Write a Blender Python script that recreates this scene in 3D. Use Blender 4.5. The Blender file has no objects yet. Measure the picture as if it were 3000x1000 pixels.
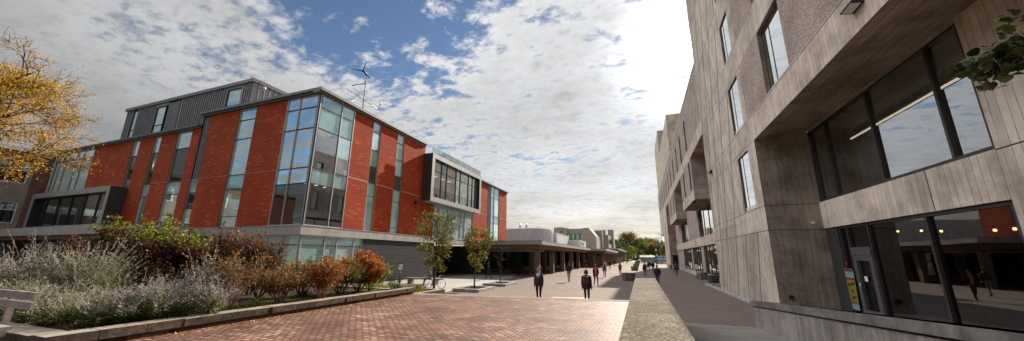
import bpy, math, random
import numpy as np
from mathutils import Vector, Matrix
rnd = random.Random(7)
R = math.radians
SC = bpy.context.scene
COL = SC.collection

# ---------------------------------------------------------------- camera frame
FPX, CYP, PITCH, ROLL, YAW, EYE = 1004.4, 517.5, .22754, -.00812, .35423, 2.43
def _axes():
    cp, sp = math.cos(PITCH), math.sin(PITCH)
    fw = Vector((0, cp, sp)); r = Vector((1, 0, 0)); d = fw.cross(r)
    cr, sr = math.cos(ROLL), math.sin(ROLL)
    r2 = cr*r+sr*d; d2 = -sr*r+cr*d
    M = Matrix.Rotation(YAW, 3, 'Z')
    return M@r2, M@d2, M@fw
AR, AD, AF = _axes()
CAM = Vector((0, 0, EYE))
def ray(x, y): return AF+AR*((x-1500)/FPX)+AD*((y-CYP)/FPX)
def gz(x, y, z=0.0):
    v = ray(x, y); return CAM+v*((z-EYE)/v.z)
def gx(x, y, X):
    v = ray(x, y); return CAM+v*(X/v.x)
def gy(x, y, Y):
    v = ray(x, y); return CAM+v*(Y/v.y)

# ---------------------------------------------------------------- materials
def nt(name):
    m = bpy.data.materials.new(name); m.use_nodes = True
    t = m.node_tree; t.nodes.clear()
    o = t.nodes.new('ShaderNodeOutputMaterial')
    return m, t, o
class N:
    """small node helper"""
    def __init__(s, t): s.t = t
    def new(s, typ, **kw):
        n = s.t.nodes.new(typ)
        for k, v in kw.items():
            if k.startswith('i_'):
                key = k[2:]
                key = int(key) if key.isdigit() else key.replace('_', ' ')
                s.put(n.inputs[key], v)
            else: setattr(n, k, v)
        return n
    def put(s, sock, v):
        if hasattr(v, 'is_output'): s.t.links.new(v, sock)
        else: sock.default_value = v
    def math(s, op, a, b=None, c=None, clamp=False):
        n = s.t.nodes.new('ShaderNodeMath'); n.operation = op; n.use_clamp = clamp
        s.put(n.inputs[0], a)
        if b is not None: s.put(n.inputs[1], b)
        if c is not None: s.put(n.inputs[2], c)
        return n.outputs[0]
    def mix(s, f, a, b, typ='MIX'):
        n = s.t.nodes.new('ShaderNodeMix'); n.data_type = 'RGBA'; n.blend_type = typ
        n.clamp_factor = True
        s.put(n.inputs[0], f); s.put(n.inputs[6], a); s.put(n.inputs[7], b)
        return n.outputs[2]
    def ramp(s, f, stops, interp='LINEAR'):
        n = s.t.nodes.new('ShaderNodeValToRGB'); cr = n.color_ramp; cr.interpolation = interp
        while len(cr.elements) < len(stops): cr.elements.new(.5)
        for e, (p, c) in zip(cr.elements, stops):
            e.position = p; e.color = (*c, 1) if len(c) == 3 else c
        s.put(n.inputs[0], f); return n.outputs[0]
    def smooth(s, f, a, b):
        n = s.t.nodes.new('ShaderNodeMapRange'); n.interpolation_type = 'SMOOTHSTEP'
        s.put(n.inputs[0], f); n.inputs[1].default_value = a; n.inputs[2].default_value = b
        return n.outputs[0]
    def noise(s, vec, scale, detail=4, rough=.55, dist=0.0):
        n = s.t.nodes.new('ShaderNodeTexNoise'); n.inputs['Scale'].default_value = scale
        n.inputs['Detail'].default_value = detail; n.inputs['Roughness'].default_value = rough
        n.inputs['Distortion'].default_value = dist
        if vec is not None: s.put(n.inputs['Vector'], vec)
        return n.outputs['Fac']
    def bump(s, h, strength=.3, dist=.02):
        n = s.t.nodes.new('ShaderNodeBump'); n.inputs['Strength'].default_value = strength
        n.inputs['Distance'].default_value = dist; s.put(n.inputs['Height'], h); return n.outputs[0]
def c4(c): return (c[0], c[1], c[2], 1)
def scl(c, k): return (min(c[0]*k, 1), min(c[1]*k, 1), min(c[2]*k, 1), 1)
def princ(n, o, col, rough=.8, metal=0, ior=1.5, normal=None, spec=None):
    b = n.new('ShaderNodeBsdfPrincipled')
    n.put(b.inputs['Base Color'], col); n.put(b.inputs['Roughness'], rough)
    b.inputs['Metallic'].default_value = metal; b.inputs['IOR'].default_value = ior
    if spec is not None: b.inputs['Specular IOR Level'].default_value = spec
    if normal is not None: n.put(b.inputs['Normal'], normal)
    n.t.links.new(b.outputs[0], o.inputs[0]); return b
def plain(name, col, rough=.8, metal=0, var=.15, scale=3.0, bump=0.0, spec=None, fine=40.0):
    m, t, o = nt(name); n = N(t)
    co = n.new('ShaderNodeTexCoord').outputs['Object']
    f = n.noise(co, scale, 6, .6)
    c = n.mix(n.smooth(f, .3, .7), scl(col, 1-var), scl(col, 1+var))
    f2 = n.noise(co, fine, 3, .6)
    c = n.mix(n.smooth(f2, .3, .7), c, n.mix(1, c, (1-var*.6,)*3+(1,), 'MULTIPLY'))
    nm = n.bump(f2, bump, .01) if bump else None
    princ(n, o, c, rough, metal, 1.5, nm, spec); return m
def emit(name, col, s):
    m, t, o = nt(name); n = N(t)
    e = n.new('ShaderNodeEmission', i_Color=c4(col), i_Strength=s)
    t.links.new(e.outputs[0], o.inputs[0]); return m
def bricks(name, c1, c2, mortar, w, h, ms=.008, rough=.85, var=.25, warp=0.0, bias=0.0, bumps=.25, big=.5, c3=None, spec=.5, rot=0.0):
    m, t, o = nt(name); n = N(t)
    uv = n.new('ShaderNodeTexCoord').outputs['UV']
    if rot:
        mp = n.new('ShaderNodeMapping'); mp.inputs['Rotation'].default_value[2] = rot
        t.links.new(uv, mp.inputs[0]); uv = mp.outputs[0]
    v = uv
    if warp:
        nz = n.new('ShaderNodeTexNoise'); nz.inputs['Scale'].default_value = 1.3; nz.inputs['Detail'].default_value = 3
        t.links.new(uv, nz.inputs['Vector'])
        a = n.new('ShaderNodeVectorMath', operation='SUBTRACT'); t.links.new(nz.outputs['Color'], a.inputs[0]); a.inputs[1].default_value = (.5, .5, .5)
        b = n.new('ShaderNodeVectorMath', operation='SCALE'); t.links.new(a.outputs[0], b.inputs[0]); b.inputs['Scale'].default_value = warp
        c = n.new('ShaderNodeVectorMath', operation='ADD'); t.links.new(uv, c.inputs[0]); t.links.new(b.outputs[0], c.inputs[1]); v = c.outputs[0]
    br = n.new('ShaderNodeTexBrick'); t.links.new(v, br.inputs['Vector'])
    br.inputs['Color1'].default_value = (0, 0, 0, 1); br.inputs['Color2'].default_value = (1, 1, 1, 1); br.inputs['Mortar'].default_value = (.5, .5, .5, 1)
    br.inputs['Scale'].default_value = 1; br.inputs['Brick Width'].default_value = w; br.inputs['Row Height'].default_value = h
    br.inputs['Mortar Size'].default_value = ms; br.inputs['Mortar Smooth'].default_value = .2; br.inputs['Bias'].default_value = bias
    per = br.outputs['Color']; fac = br.outputs['Fac']
    col = n.mix(per, c4(c1), c4(c2))
    if c3:   # clusters of odd bricks
        f3 = n.noise(uv, .8, 3, .6)
        sel = n.math('MULTIPLY', n.smooth(per, .55, .8), n.smooth(f3, .45, .6))
        col = n.mix(sel, col, c4(c3))
    f = n.noise(uv, big, 5, .6)
    col = n.mix(n.smooth(f, .3, .7), n.mix(1, col, (1-var,)*3+(1,), 'MULTIPLY'), n.mix(1, col, (1+var*.6,)*3+(1,), 'MULTIPLY'))
    ff = n.noise(uv, 60, 3, .6)
    col = n.mix(n.smooth(ff, .25, .75), n.mix(1, col, (.85, .85, .85, 1), 'MULTIPLY'), col)
    col = n.mix(fac, col, c4(mortar))
    nm = n.bump(n.math('MULTIPLY_ADD', fac, -1.0, n.math('MULTIPLY', ff, .3)), bumps, .01)
    princ(n, o, col, rough, 0, 1.5, nm, spec); return m
def boards(name, col, bw=.17, fan=False, dark=.5, angle=0.0, rough=.85, stain=.35):
    """board marked concrete: UV is metric (u along the wall, v up)"""
    m, t, o = nt(name); n = N(t)
    uv = n.new('ShaderNodeTexCoord').outputs['UV']
    s = n.new('ShaderNodeSeparateXYZ'); t.links.new(uv, s.inputs[0]); u, v = s.outputs[0], s.outputs[1]
    if fan:
        zq = n.math('DIVIDE', n.math('MULTIPLY_ADD', v, fan, u), 2.15); z = n.math('FLOOR', zq)
        zed = n.smooth(n.math('ABSOLUTE', n.math('SUBTRACT', n.math('FRACT', zq), .5)), .44, .475)
        wn = n.new('ShaderNodeTexWhiteNoise', noise_dimensions='2D'); wz = wn
        cb = n.new('ShaderNodeCombineXYZ'); n.put(cb.inputs[0], z)
        n.put(cb.inputs[1], n.math('FLOOR', n.math('DIVIDE', v, 4.43))); t.links.new(cb.outputs[0], wn.inputs['Vector'])
        k = n.math('SUBTRACT', n.math('FLOOR', n.math('MULTIPLY', wn.outputs['Value'], 2.99)), 1.0)
        ang = n.math('MULTIPLY', k, .42)
        ca, sa = n.math('COSINE', ang), n.math('SINE', ang)
        uu = n.math('ADD', n.math('MULTIPLY', u, ca), n.math('MULTIPLY', v, sa))
        vv = n.math('SUBTRACT', n.math('MULTIPLY', v, ca), n.math('MULTIPLY', u, sa))
    elif angle:
        ca, sa = math.cos(angle), math.sin(angle)
        uu = n.math('ADD', n.math('MULTIPLY', u, ca), n.math('MULTIPLY', v, sa))
        vv = n.math('SUBTRACT', n.math('MULTIPLY', v, ca), n.math('MULTIPLY', u, sa))
    else: uu, vv = u, v
    q = n.math('DIVIDE', uu, bw); bid = n.math('FLOOR', q); fr = n.math('FRACT', q)
    wn = n.new('ShaderNodeTexWhiteNoise', noise_dimensions='1D'); n.put(wn.inputs['W'], bid)
    seam = n.smooth(n.math('ABSOLUTE', n.math('SUBTRACT', fr, .5)), .42, .5)
    cb = n.new('ShaderNodeCombineXYZ'); n.put(cb.inputs[0], n.math('MULTIPLY', uu, 14.0 if fan else 5.0)); n.put(cb.inputs[1], n.math('MULTIPLY', vv, .5 if fan else 1.1)); n.put(cb.inputs[2], n.math('MULTIPLY', bid, 3.7))
    st = n.noise(cb.outputs[0], 1.0, 6, .65)
    big = n.noise(uv, .55, 6, .68); mid = n.noise(uv, 2.4, 6, .7)
    rain = n.new('ShaderNodeCombineXYZ'); n.put(rain.inputs[0], n.math('MULTIPLY', u, 2.6)); n.put(rain.inputs[1], n.math('MULTIPLY', v, .22))
    rn = n.noise(rain.outputs[0], 1.0, 6, .7)
    val = n.math('ADD', n.math('MULTIPLY', wn.outputs['Value'], .22), n.math('ADD', n.math('MULTIPLY', st, .34), n.math('MULTIPLY', mid, .44)))
    c = n.ramp(val, [(.25, scl(col, dark)), (.5, c4(col)), (.75, scl(col, 1.2))])
    c = n.mix(n.smooth(big, .40, .66), c, n.mix(1, c, (1-stain, 1-stain*1.05, 1-stain*1.12, 1), 'MULTIPLY'))
    c = n.mix(n.math('MULTIPLY', n.smooth(rn, .54, .70), stain*1.3), c, scl(col, .36))
    c = n.mix(n.math('MULTIPLY', seam, n.math('MULTIPLY', n.smooth(st, .40, .58), .85)), c, scl(col, .2))
    if fan:
        c = n.mix(n.math('MULTIPLY', wz.outputs['Value'], .75), c, n.mix(1, c, (.60, .58, .56, 1), 'MULTIPLY')); c = n.mix(n.math('MULTIPLY', zed, .9), c, scl(col, .22)); c = n.mix(n.math('MULTIPLY', seam, .55), c, scl(col, .3))
    pits = n.noise(uv, 22, 2, .5)
    c = n.mix(n.smooth(pits, .68, .73), c, scl(col, .38))
    nm = n.bump(n.math('SUBTRACT', n.math('ADD', wn.outputs['Value'], st), seam), .5, .012)
    princ(n, o, c, rough, 0, 1.5, nm, .2); return m
def aggregate(name, col):
    m, t, o = nt(name); n = N(t)
    uv = n.new('ShaderNodeTexCoord').outputs['UV']
    vo = n.new('ShaderNodeTexVoronoi', i_Scale=28.0); t.links.new(uv, vo.inputs['Vector'])
    c = n.mix(n.smooth(n.new('ShaderNodeSeparateColor').outputs[0], 0, 1), c4(col), c4(col))
    sp = n.new('ShaderNodeSeparateColor'); t.links.new(vo.outputs['Color'], sp.inputs[0])
    c = n.ramp(sp.outputs[0], [(0, scl(col, .55)), (.5, c4(col)), (1, scl(col, 1.45))])
    b = n.noise(uv, .7, 4, .6)
    c = n.mix(n.smooth(b, .35, .7), c, n.mix(1, c, (.75, .74, .74, 1), 'MULTIPLY'))
    princ(n, o, c, .9, 0, 1.5, n.bump(vo.outputs['Distance'], .6, .01), .3); return m
def glass(name, tint=(.45, .56, .57), ior=2.0, base=.06, rough=.0, gcol=(.92, .96, 1)):
    m, t, o = nt(name); n = N(t)
    co = n.new('ShaderNodeTexCoord').outputs['Object']
    nm = n.bump(n.noise(co, .8, 2, .5), .009, .2)
    tr = n.new('ShaderNodeBsdfTransparent', i_Color=c4(tint))
    gl = n.new('ShaderNodeBsdfAnisotropic'); gl.inputs['Color'].default_value = c4(gcol); gl.inputs['Roughness'].default_value = rough
    t.links.new(nm, gl.inputs['Normal'])
    f = n.new('ShaderNodeFresnel', i_IOR=ior)
    fac = n.math('ADD', f.outputs[0], base, clamp=True)
    mx = n.new('ShaderNodeMixShader'); n.put(mx.inputs[0], fac); t.links.new(tr.outputs[0], mx.inputs[1]); t.links.new(gl.outputs[0], mx.inputs[2])
    t.links.new(mx.outputs[0], o.inputs[0]); return m
def panel_glass(name, col, rough=.06, ior=1.9, var=.2, metal=0.0):
    m, t, o = nt(name); n = N(t)
    co = n.new('ShaderNodeTexCoord').outputs['Object']
    f = n.noise(co, .35, 3, .5)
    c = n.mix(n.smooth(f, .3, .7), scl(col, 1-var), scl(col, 1+var))
    nm = n.bump(n.noise(co, .8, 2, .5), .009, .2)
    princ(n, o, c, rough, metal, ior, nm); return m
def leafmat(name, cols, trans=.45, rough=.6):
    """per-leaf colour from the island id, thin translucent leaf"""
    m, t, o = nt(name); n = N(t)
    g = n.new('ShaderNodeNewGeometry').outputs['Random Per Island']
    k = len(cols)
    c = n.ramp(g, [(i/k, c4(x)) for i, x in enumerate(cols)], 'CONSTANT')
    co = n.new('ShaderNodeTexCoord').outputs['Object']
    f = n.noise(co, 1.6, 3, .6)
    c = n.mix(n.smooth(f, .3, .7), n.mix(1, c, (.7, .7, .7, 1), 'MULTIPLY'), n.mix(1, c, (1.2, 1.2, 1.2, 1), 'MULTIPLY'))
    b = n.new('ShaderNodeBsdfPrincipled'); n.put(b.inputs['Base Color'], c); b.inputs['Roughness'].default_value = rough; b.inputs['Specular IOR Level'].default_value = .15
    tr = n.new('ShaderNodeBsdfTranslucent'); n.put(tr.inputs['Color'], c)
    mx = n.new('ShaderNodeMixShader', i_0=trans); t.links.new(b.outputs[0], mx.inputs[1]); t.links.new(tr.outputs[0], mx.inputs[2])
    t.links.new(mx.outputs[0], o.inputs[0]); return m
def seams(name, col, pitch=.4, rough=.45, metal=.4):
    """standing seam sheet metal: base sheet only, the ribs are geometry"""
    return plain(name, col, rough, metal, .12, 1.5)

M = {}
M['brick'] = bricks('red_brick', (.41, .055, .019), (.48, .074, .026), (.34, .07, .035), .50, .10, .010, .8, .16, 0, 0, .2, .35, c3=(.60, .135, .05), spec=.12)
M['oldbrick'] = bricks('old_brick', (.24, .075, .05), (.33, .12, .08), (.25, .2, .17), .30, .10, .012, .85, .2, 0, 0, .2, .4)
M['greybrick'] = bricks('grey_long_brick', (.034, .034, .039), (.055, .055, .062), (.115, .112, .112), .95, .135, .016, .85, .15, 0, 0, .3, .5, spec=.15)
M['terrace'] = bricks('terrace_brick_paving', (.210, .086, .055), (.325, .168, .115), (.016, .011, .009), .20, .10, .015, .55, .42, .03, 0, .8, .9, c3=(.42, .28, .21), rot=.02, spec=.28)
M['plaza'] = bricks('plaza_paving', (.225, .170, .148), (.285, .225, .196), (.11, .082, .072), .22, .11, .010, .85, .14, .01, 0, .3, .16, spec=.12)
M['plazadark'] = M['plaza']
M['pad'] = bricks('pale_concrete_slabs', (.38, .355, .325), (.42, .39, .355), (.25, .23, .21), 3.0, 3.0, .015, .75, .12, 0, 0, .1, .3)
M['stoneblock'] = bricks('stone_block_wall', (.36, .31, .27), (.44, .38, .33), (.22, .19, .17), 1.2, .45, .015, .85, .15)
M['conc'] = plain('smooth_concrete', (.40, .385, .365), .8, 0, .14, 1.2, .1)
M['concw'] = plain('pale_concrete', (.55, .53, .50), .8, 0, .10, 1.5, .05)
M['concb'] = plain('beige_concrete', (.36, .31, .26), .85, 0, .15, 1.0, .1)
M['rampc'] = plain('ramp_concrete', (.27, .24, .215), .75, 0, .18, .9, .1)
M['boards'] = boards('board_marked_concrete', (.66, .56, .475), .2, dark=.66)
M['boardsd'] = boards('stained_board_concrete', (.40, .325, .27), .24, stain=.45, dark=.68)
M['fan'] = boards('fanned_board_concrete', (.72, .62, .53), .17, fan=.30, stain=.24, dark=.42)
M['rail'] = boards('parapet_board_concrete', (.34, .30, .27), .16)
M['agg'] = aggregate('pebble_aggregate', (.42, .335, .30))
M['cap'] = plain('weathered_cap_concrete', (.20, .178, .162), .9, 0, .35, 2.5, .4, fine=60, spec=.15)
def _capmat():
    m, t, o = nt('speckled_wall_top_concrete'); n = N(t)
    co = n.new('ShaderNodeTexCoord').outputs['Object']
    vo = n.new('ShaderNodeTexVoronoi', i_Scale=60.0); t.links.new(co, vo.inputs['Vector'])
    sp = n.new('ShaderNodeSeparateColor'); t.links.new(vo.outputs['Color'], sp.inputs[0])
    c = n.ramp(sp.outputs[0], [(0, (.05, .04, .028)), (.45, (.115, .095, .070)), (.8, (.19, .16, .12)), (1, (.38, .34, .28))])
    b = n.noise(co, 1.6, 6, .7)
    c = n.mix(n.smooth(b, .4, .62), n.mix(1, c, (.62, .58, .48, 1), 'MULTIPLY'), c)
    b2 = n.noise(co, 4.5, 5, .7)
    c = n.mix(n.smooth(b2, .56, .68), c, (.085, .075, .045, 1))
    princ(n, o, c, .9, 0, 1.5, n.bump(n.math('ADD', vo.outputs['Distance'], n.noise(co, 25, 4)), .35, .008), .08); return m
M['walltop'] = _capmat()
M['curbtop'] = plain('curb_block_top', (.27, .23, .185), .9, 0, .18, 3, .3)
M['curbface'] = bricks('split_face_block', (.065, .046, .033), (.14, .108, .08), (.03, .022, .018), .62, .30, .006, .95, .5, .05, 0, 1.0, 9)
M['soil'] = plain('mulch_soil', (.075, .052, .036), 1, 0, .6, 8, .8, fine=50, spec=.05)
M['strip2'] = plain('step_edge_concrete', (.21, .185, .165), .85, 0, .25, 2, .2, spec=.15)
M['colconc'] = plain('dim_column_concrete', (.17, .16, .15), .85, 0, .15, 1.2)
M['zinc'] = plain('zinc_grey_metal', (.30, .30, .325), .45, .35, .10, 2)
M['zincd'] = plain('dark_zinc_metal', (.07, .068, .072), .5, .3, .12, 2)
M['coping'] = plain('grey_metal_coping', (.13, .125, .13), .45, .4, .1, 2)
M['boxgrey'] = plain('grey_panel_surround', (.36, .355, .35), .6, .1, .10, 1.4)
M['alu'] = plain('aluminium_frame', (.52, .53, .53), .4, .5, .05, 4)
M['dark'] = plain('dark_frame', (.035, .035, .04), .45, .2, .1, 4)
M['bronze'] = plain('bronze_frame', (.055, .042, .038), .45, .3, .12, 4)
M['white'] = plain('white_metal', (.72, .73, .73), .6, 0, .05, 1)
M['whitec'] = plain('white_corrugated_cladding', (.60, .61, .62), .6, 0, .06, 1)
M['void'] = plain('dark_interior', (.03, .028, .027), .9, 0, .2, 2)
M['inwall'] = plain('interior_wall', (.11, .105, .10), .9, 0, .2, 1)
M['inceil'] = plain('interior_ceiling', (.22, .22, .21), .9, 0, .1, 1)
M['wood'] = plain('brown_wood_soffit', (.22, .105, .06), .7, 0, .2, 2)
M['column'] = plain('brown_aggregate_column', (.205, .15, .115), .9, 0, .2, 2, .4)
M['glass'] = glass('window_glass')
M['glassdk'] = glass('shop_window_glass', (.40, .42, .42), 1.75, .05)
M['glasssky'] = glass('upper_window_glass', (.36, .40, .42), 2.3, .32)
M['teal'] = panel_glass('pale_teal_panel_glass', (.42, .63, .65), .03, 1.8, .15, .35)
M['bluegl'] = panel_glass('blue_tint_glass', (.74, .93, 1.0), .015, 1.5, .12, .85)
M['mirror'] = panel_glass('reflecting_window_glass', (.80, .83, .85), .01, 1.5, .04, 1.0)
M['mirrordk'] = panel_glass('dark_window_glass', (.015, .02, .022), .02, 1.9)
M['turq'] = panel_glass('turquoise_glass', (.03, .30, .30), .05, 1.7)
M['strip'] = emit('warm_light_strip', (1, .80, .58), 1.6)
M['stripdim'] = emit('dim_light_strip', (1, .72, .42), .7)
M['bulb'] = emit('warm_bulb', (1, .58, .25), 3.0)
M['bark'] = plain('bark', (.085, .062, .048), .95, 0, .3, 10, .5)
M['barkp'] = plain('pale_stem_bark', (.34, .24, .16), .9, 0, .25, 14, .3)
M['twig'] = plain('dark_twig', (.05, .035, .028), .95, 0, .3, 10)
M['asphalt'] = plain('asphalt', (.20, .20, .20), .9, 0, .15, .2)
def _grass():
    m, t, o = nt('grass_ground'); n = N(t)
    co = n.new('ShaderNodeTexCoord').outputs['Object']
    f = n.noise(co, .08, 6, .65); f2 = n.noise(co, 2.0, 5, .7)
    c = n.ramp(n.math('ADD', n.math('MULTIPLY', f, .6), n.math('MULTIPLY', f2, .4)), [(.3, (.07, .13, .018)), (.55, (.13, .21, .03)), (.75, (.20, .25, .05))])
    princ(n, o, c, .9, 0, 1.5, None, .2); return m
M['grass'] = _grass()
M['steel'] = plain('galvanised_steel', (.42, .42, .42), .4, .7, .1, 5)
M['black'] = plain('black_metal', (.02, .02, .022), .5, .2, .2, 5)
M['tyre'] = plain('rubber', (.018, .018, .018), .8, 0, .2, 6)
M['whitep'] = plain('white_paint', (.75, .74, .72), .5, 0, .05, 3)
M['benchw'] = plain('weathered_bench_wood', (.29, .25, .235), .85, 0, .25, 5, .3)

# ---------------------------------------------------------------- mesh builder
class MB:
    def __init__(s): s.v = []; s.f = []; s.m = []; s.mats = []; s.sm = []
    def mi(s, m):
        if isinstance(m, str): m = M[m]
        if m not in s.mats: s.mats.append(m)
        return s.mats.index(m)
    def face(s, pts, m, smooth=False):
        b = len(s.v); s.v += [tuple(p) for p in pts]
        s.f.append(tuple(range(b, b+len(pts)))); s.m.append(s.mi(m)); s.sm.append(smooth)
    def hexa(s, P, m):
        """P: 4 bottom pts (ccw from above), 4 top pts"""
        b = len(s.v); s.v += [tuple(p) for p in P]
        k = s.mi(m)
        for f in ((3, 2, 1, 0), (4, 5, 6, 7), (0, 1, 5, 4), (1, 2, 6, 5), (2, 3, 7, 6), (3, 0, 4, 7)):
            s.f.append(tuple(b+i for i in f)); s.m.append(k); s.sm.append(False)
    def box(s, x0, x1, y0, y1, z0, z1, m):
        s.hexa([(x0, y0, z0), (x1, y0, z0), (x1, y1, z0), (x0, y1, z0), (x0, y0, z1), (x1, y0, z1), (x1, y1, z1), (x0, y1, z1)], m)
    def prism(s, poly, z0, z1, m, mtop=None, mside=None):
        n = len(poly)
        a = sum(poly[i][0]*poly[(i+1) % n][1]-poly[(i+1) % n][0]*poly[i][1] for i in range(n))
        if a < 0: poly = poly[::-1]
        zb = z0 if callable(z0) else (lambda x, y: z0)
        zt = z1 if callable(z1) else (lambda x, y: z1)
        s.face([(x, y, zt(x, y)) for x, y in poly], mtop or m)
        s.face([(x, y, zb(x, y)) for x, y in poly[::-1]], m)
        for i in range(n):
            (x0, y0), (x1, y1) = poly[i], poly[(i+1) % n]
            s.face([(x0, y0, zb(x0, y0)), (x1, y1, zb(x1, y1)), (x1, y1, zt(x1, y1)), (x0, y0, zt(x0, y0))], mside or m)
    def tube(s, pts, rad, m, n=8, smooth=True, cap=True):
        pts = [Vector(p) for p in pts]
        if not hasattr(rad, '__len__'): rad = [rad]*len(pts)
        k = s.mi(m); b = len(s.v); prev = None
        for i, p in enumerate(pts):
            d = (pts[min(i+1, len(pts)-1)]-pts[max(i-1, 0)])
            if d.length < 1e-9: d = Vector((0, 0, 1))
            d.normalize()
            if prev is None:
                a = Vector((0, 0, 1)) if abs(d.z) < .9 else Vector((1, 0, 0))
                prev = d.cross(a).normalized()
            prev = (prev-d*prev.dot(d))
            if prev.length < 1e-6: prev = d.orthogonal()
            prev.normalize(); q = d.cross(prev)
            for j in range(n):
                t = 2*math.pi*j/n
                s.v.append(tuple(p+(prev*math.cos(t)+q*math.sin(t))*rad[i]))
        for i in range(len(pts)-1):
            for j in range(n):
                j2 = (j+1) % n
                s.f.append((b+i*n+j, b+i*n+j2, b+(i+1)*n+j2, b+(i+1)*n+j)); s.m.append(k); s.sm.append(smooth)
        if cap and n > 2:
            s.f.append(tuple(b+j for j in range(n-1, -1, -1))); s.m.append(k); s.sm.append(False)
            e = b+(len(pts)-1)*n
            s.f.append(tuple(e+j for j in range(n))); s.m.append(k); s.sm.append(False)
    def lathe(s, prof, c, m, n=16, smooth=True):
        s.tube_z(prof, c, m, n, smooth)
    def tube_z(s, prof, c, m, n=16, smooth=True):
        k = s.mi(m); b = len(s.v)
        for r, z in prof:
            for j in range(n):
                t = 2*math.pi*j/n; s.v.append((c[0]+r*math.cos(t), c[1]+r*math.sin(t), c[2]+z))
        for i in range(len(prof)-1):
            for j in range(n):
                j2 = (j+1) % n
                s.f.append((b+i*n+j, b+i*n+j2, b+(i+1)*n+j2, b+(i+1)*n+j)); s.m.append(k); s.sm.append(smooth)
        s.f.append(tuple(b+j for j in range(n-1, -1, -1))); s.m.append(k); s.sm.append(False)
        e = b+(len(prof)-1)*n
        s.f.append(tuple(e+j for j in range(n))); s.m.append(k); s.sm.append(False)
    def build(s, name, parent=None, off=None):
        if off is None: off = Vector(parent.get('_o', (0, 0, 0))) if parent is not None else Vector((0, 0, 0))
        me = bpy.data.meshes.new(name)
        v = np.array(s.v, dtype=np.float64).reshape(-1, 3)
        me.from_pydata((v-np.array(off)).tolist(), [], s.f)
        for m in s.mats: me.materials.append(m)
        me.polygons.foreach_set('material_index', s.m)
        me.polygons.foreach_set('use_smooth', s.sm)
        # metric planar uv
        me.update()
        nl = len(me.loops); vi = np.empty(nl, dtype=np.int32); me.loops.foreach_get('vertex_index', vi)
        pn = np.empty(len(me.polygons)*3); me.polygons.foreach_get('normal', pn); pn = np.abs(pn.reshape(-1, 3))
        lt = np.empty(len(me.polygons), dtype=np.int32); me.polygons.foreach_get('loop_total', lt)
        pn = np.repeat(pn, lt, axis=0); w = v[vi]
        uv = np.where((pn[:, 2] > .75)[:, None], w[:, [0, 1]], np.where((pn[:, 0] > pn[:, 1])[:, None], w[:, [1, 2]], w[:, [0, 2]]))
        lay = me.uv_layers.new(name='UVMap'); lay.data.foreach_set('uv', uv.astype(np.float32).ravel())
        o = bpy.data.objects.new(name, me); COL.objects.link(o)
        if parent is not None: o.parent = parent
        else: o.location = off
        if parent is None: o['_o'] = tuple(off)
        else: o['_o'] = tuple(off)
        return o
def tag(o, label, cat, group=None):
    o['label'] = label; o['category'] = cat
    if group: o['group'] = group
    return o
def thing(name, loc, label, cat, group=None, rz=0.0, local=False):
    o = bpy.data.objects.new(name, None); COL.objects.link(o); o.location = loc; o.empty_display_size = .3
    o.rotation_euler = (0, 0, rz)
    o['_o'] = (0, 0, 0) if local else tuple(loc)
    return tag(o, label, cat, group)
def struct(o): o['kind'] = 'structure'; return o
def dup(root, loc, rz=0.0, label=None, s=None, group=None):
    r = root.copy(); COL.objects.link(r); r.location = loc; r.rotation_euler = (0, 0, rz)
    if s: r.scale = s if hasattr(s, '__len__') else (s, s, s)
    if label: r['label'] = label
    if group: r['group'] = group
    for ch in list(root.children):
        c = ch.copy(); COL.objects.link(c); c.parent = r
        for g in list(ch.children):
            d = g.copy(); COL.objects.link(d); d.parent = c
    return r

class Fr:
    """wall frame: u along wall, v up, w outwards"""
    def __init__(s, o, U, Nn): s.o = Vector(o); s.U = Vector(U); s.N = Vector(Nn)
    def p(s, u, v, w=0.0): return s.o+s.U*u+Vector((0, 0, v))+s.N*w
    def box(s, mb, u0, u1, v0, v1, w0, w1, m):
        P = [s.p(u0, v0, w0), s.p(u1, v0, w0), s.p(u1, v0, w1), s.p(u0, v0, w1)]
        Q = [s.p(u0, v1, w0), s.p(u1, v1, w0), s.p(u1, v1, w1), s.p(u0, v1, w1)]
        if (P[1]-P[0]).cross(P[3]-P[0]).z < 0: P = P[::-1]; Q = Q[::-1]
        mb.hexa(P+Q, m)
    def quad(s, mb, u0, u1, v0, v1, w, m):
        P = [s.p(u0, v0, w), s.p(u1, v0, w), s.p(u1, v1, w), s.p(u0, v1, w)]
        if (P[1]-P[0]).cross(P[2]-P[0]).dot(s.N) < 0: P = P[::-1]
        mb.face(P, m)
    def wall(s, mb, u0, u1, v0, v1, holes, m, depth=.3, mr=None):
        """wall sheet with reveals round rectangular holes; m is a material or f(u,v)"""
        us = sorted({u0, u1, *[h[0] for h in holes], *[h[1] for h in holes]}); us = [u for u in us if u0 <= u <= u1]
        vs = sorted({v0, v1, *[h[2] for h in holes], *[h[3] for h in holes]}); vs = [v for v in vs if v0 <= v <= v1]
        mf = m if callable(m) else (lambda u, v: m)
        for i in range(len(us)-1):
            for j in range(len(vs)-1):
                cu, cv = (us[i]+us[i+1])/2, (vs[j]+vs[j+1])/2
                if any(h[0] < cu < h[1] and h[2] < cv < h[3] for h in holes): continue
                s.quad(mb, us[i], us[i+1], vs[j], vs[j+1], 0, mf(cu, cv))
        for h in holes:
            a, b, c, d = max(h[0], u0), min(h[1], u1), max(h[2], v0), min(h[3], v1)
            if b-a < .01 or d-c < .01: continue
            r = mr or mf((a+b)/2, d+.05)
            for P in ([(a, c), (a, d)], [(b, c), (b, d)], [(a, c), (b, c)], [(a, d), (b, d)]):
                (x0, y0), (x1, y1) = P
                mb.face([s.p(x0, y0, 0), s.p(x1, y1, 0), s.p(x1, y1, -depth), s.p(x0, y0, -depth)], r)
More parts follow.
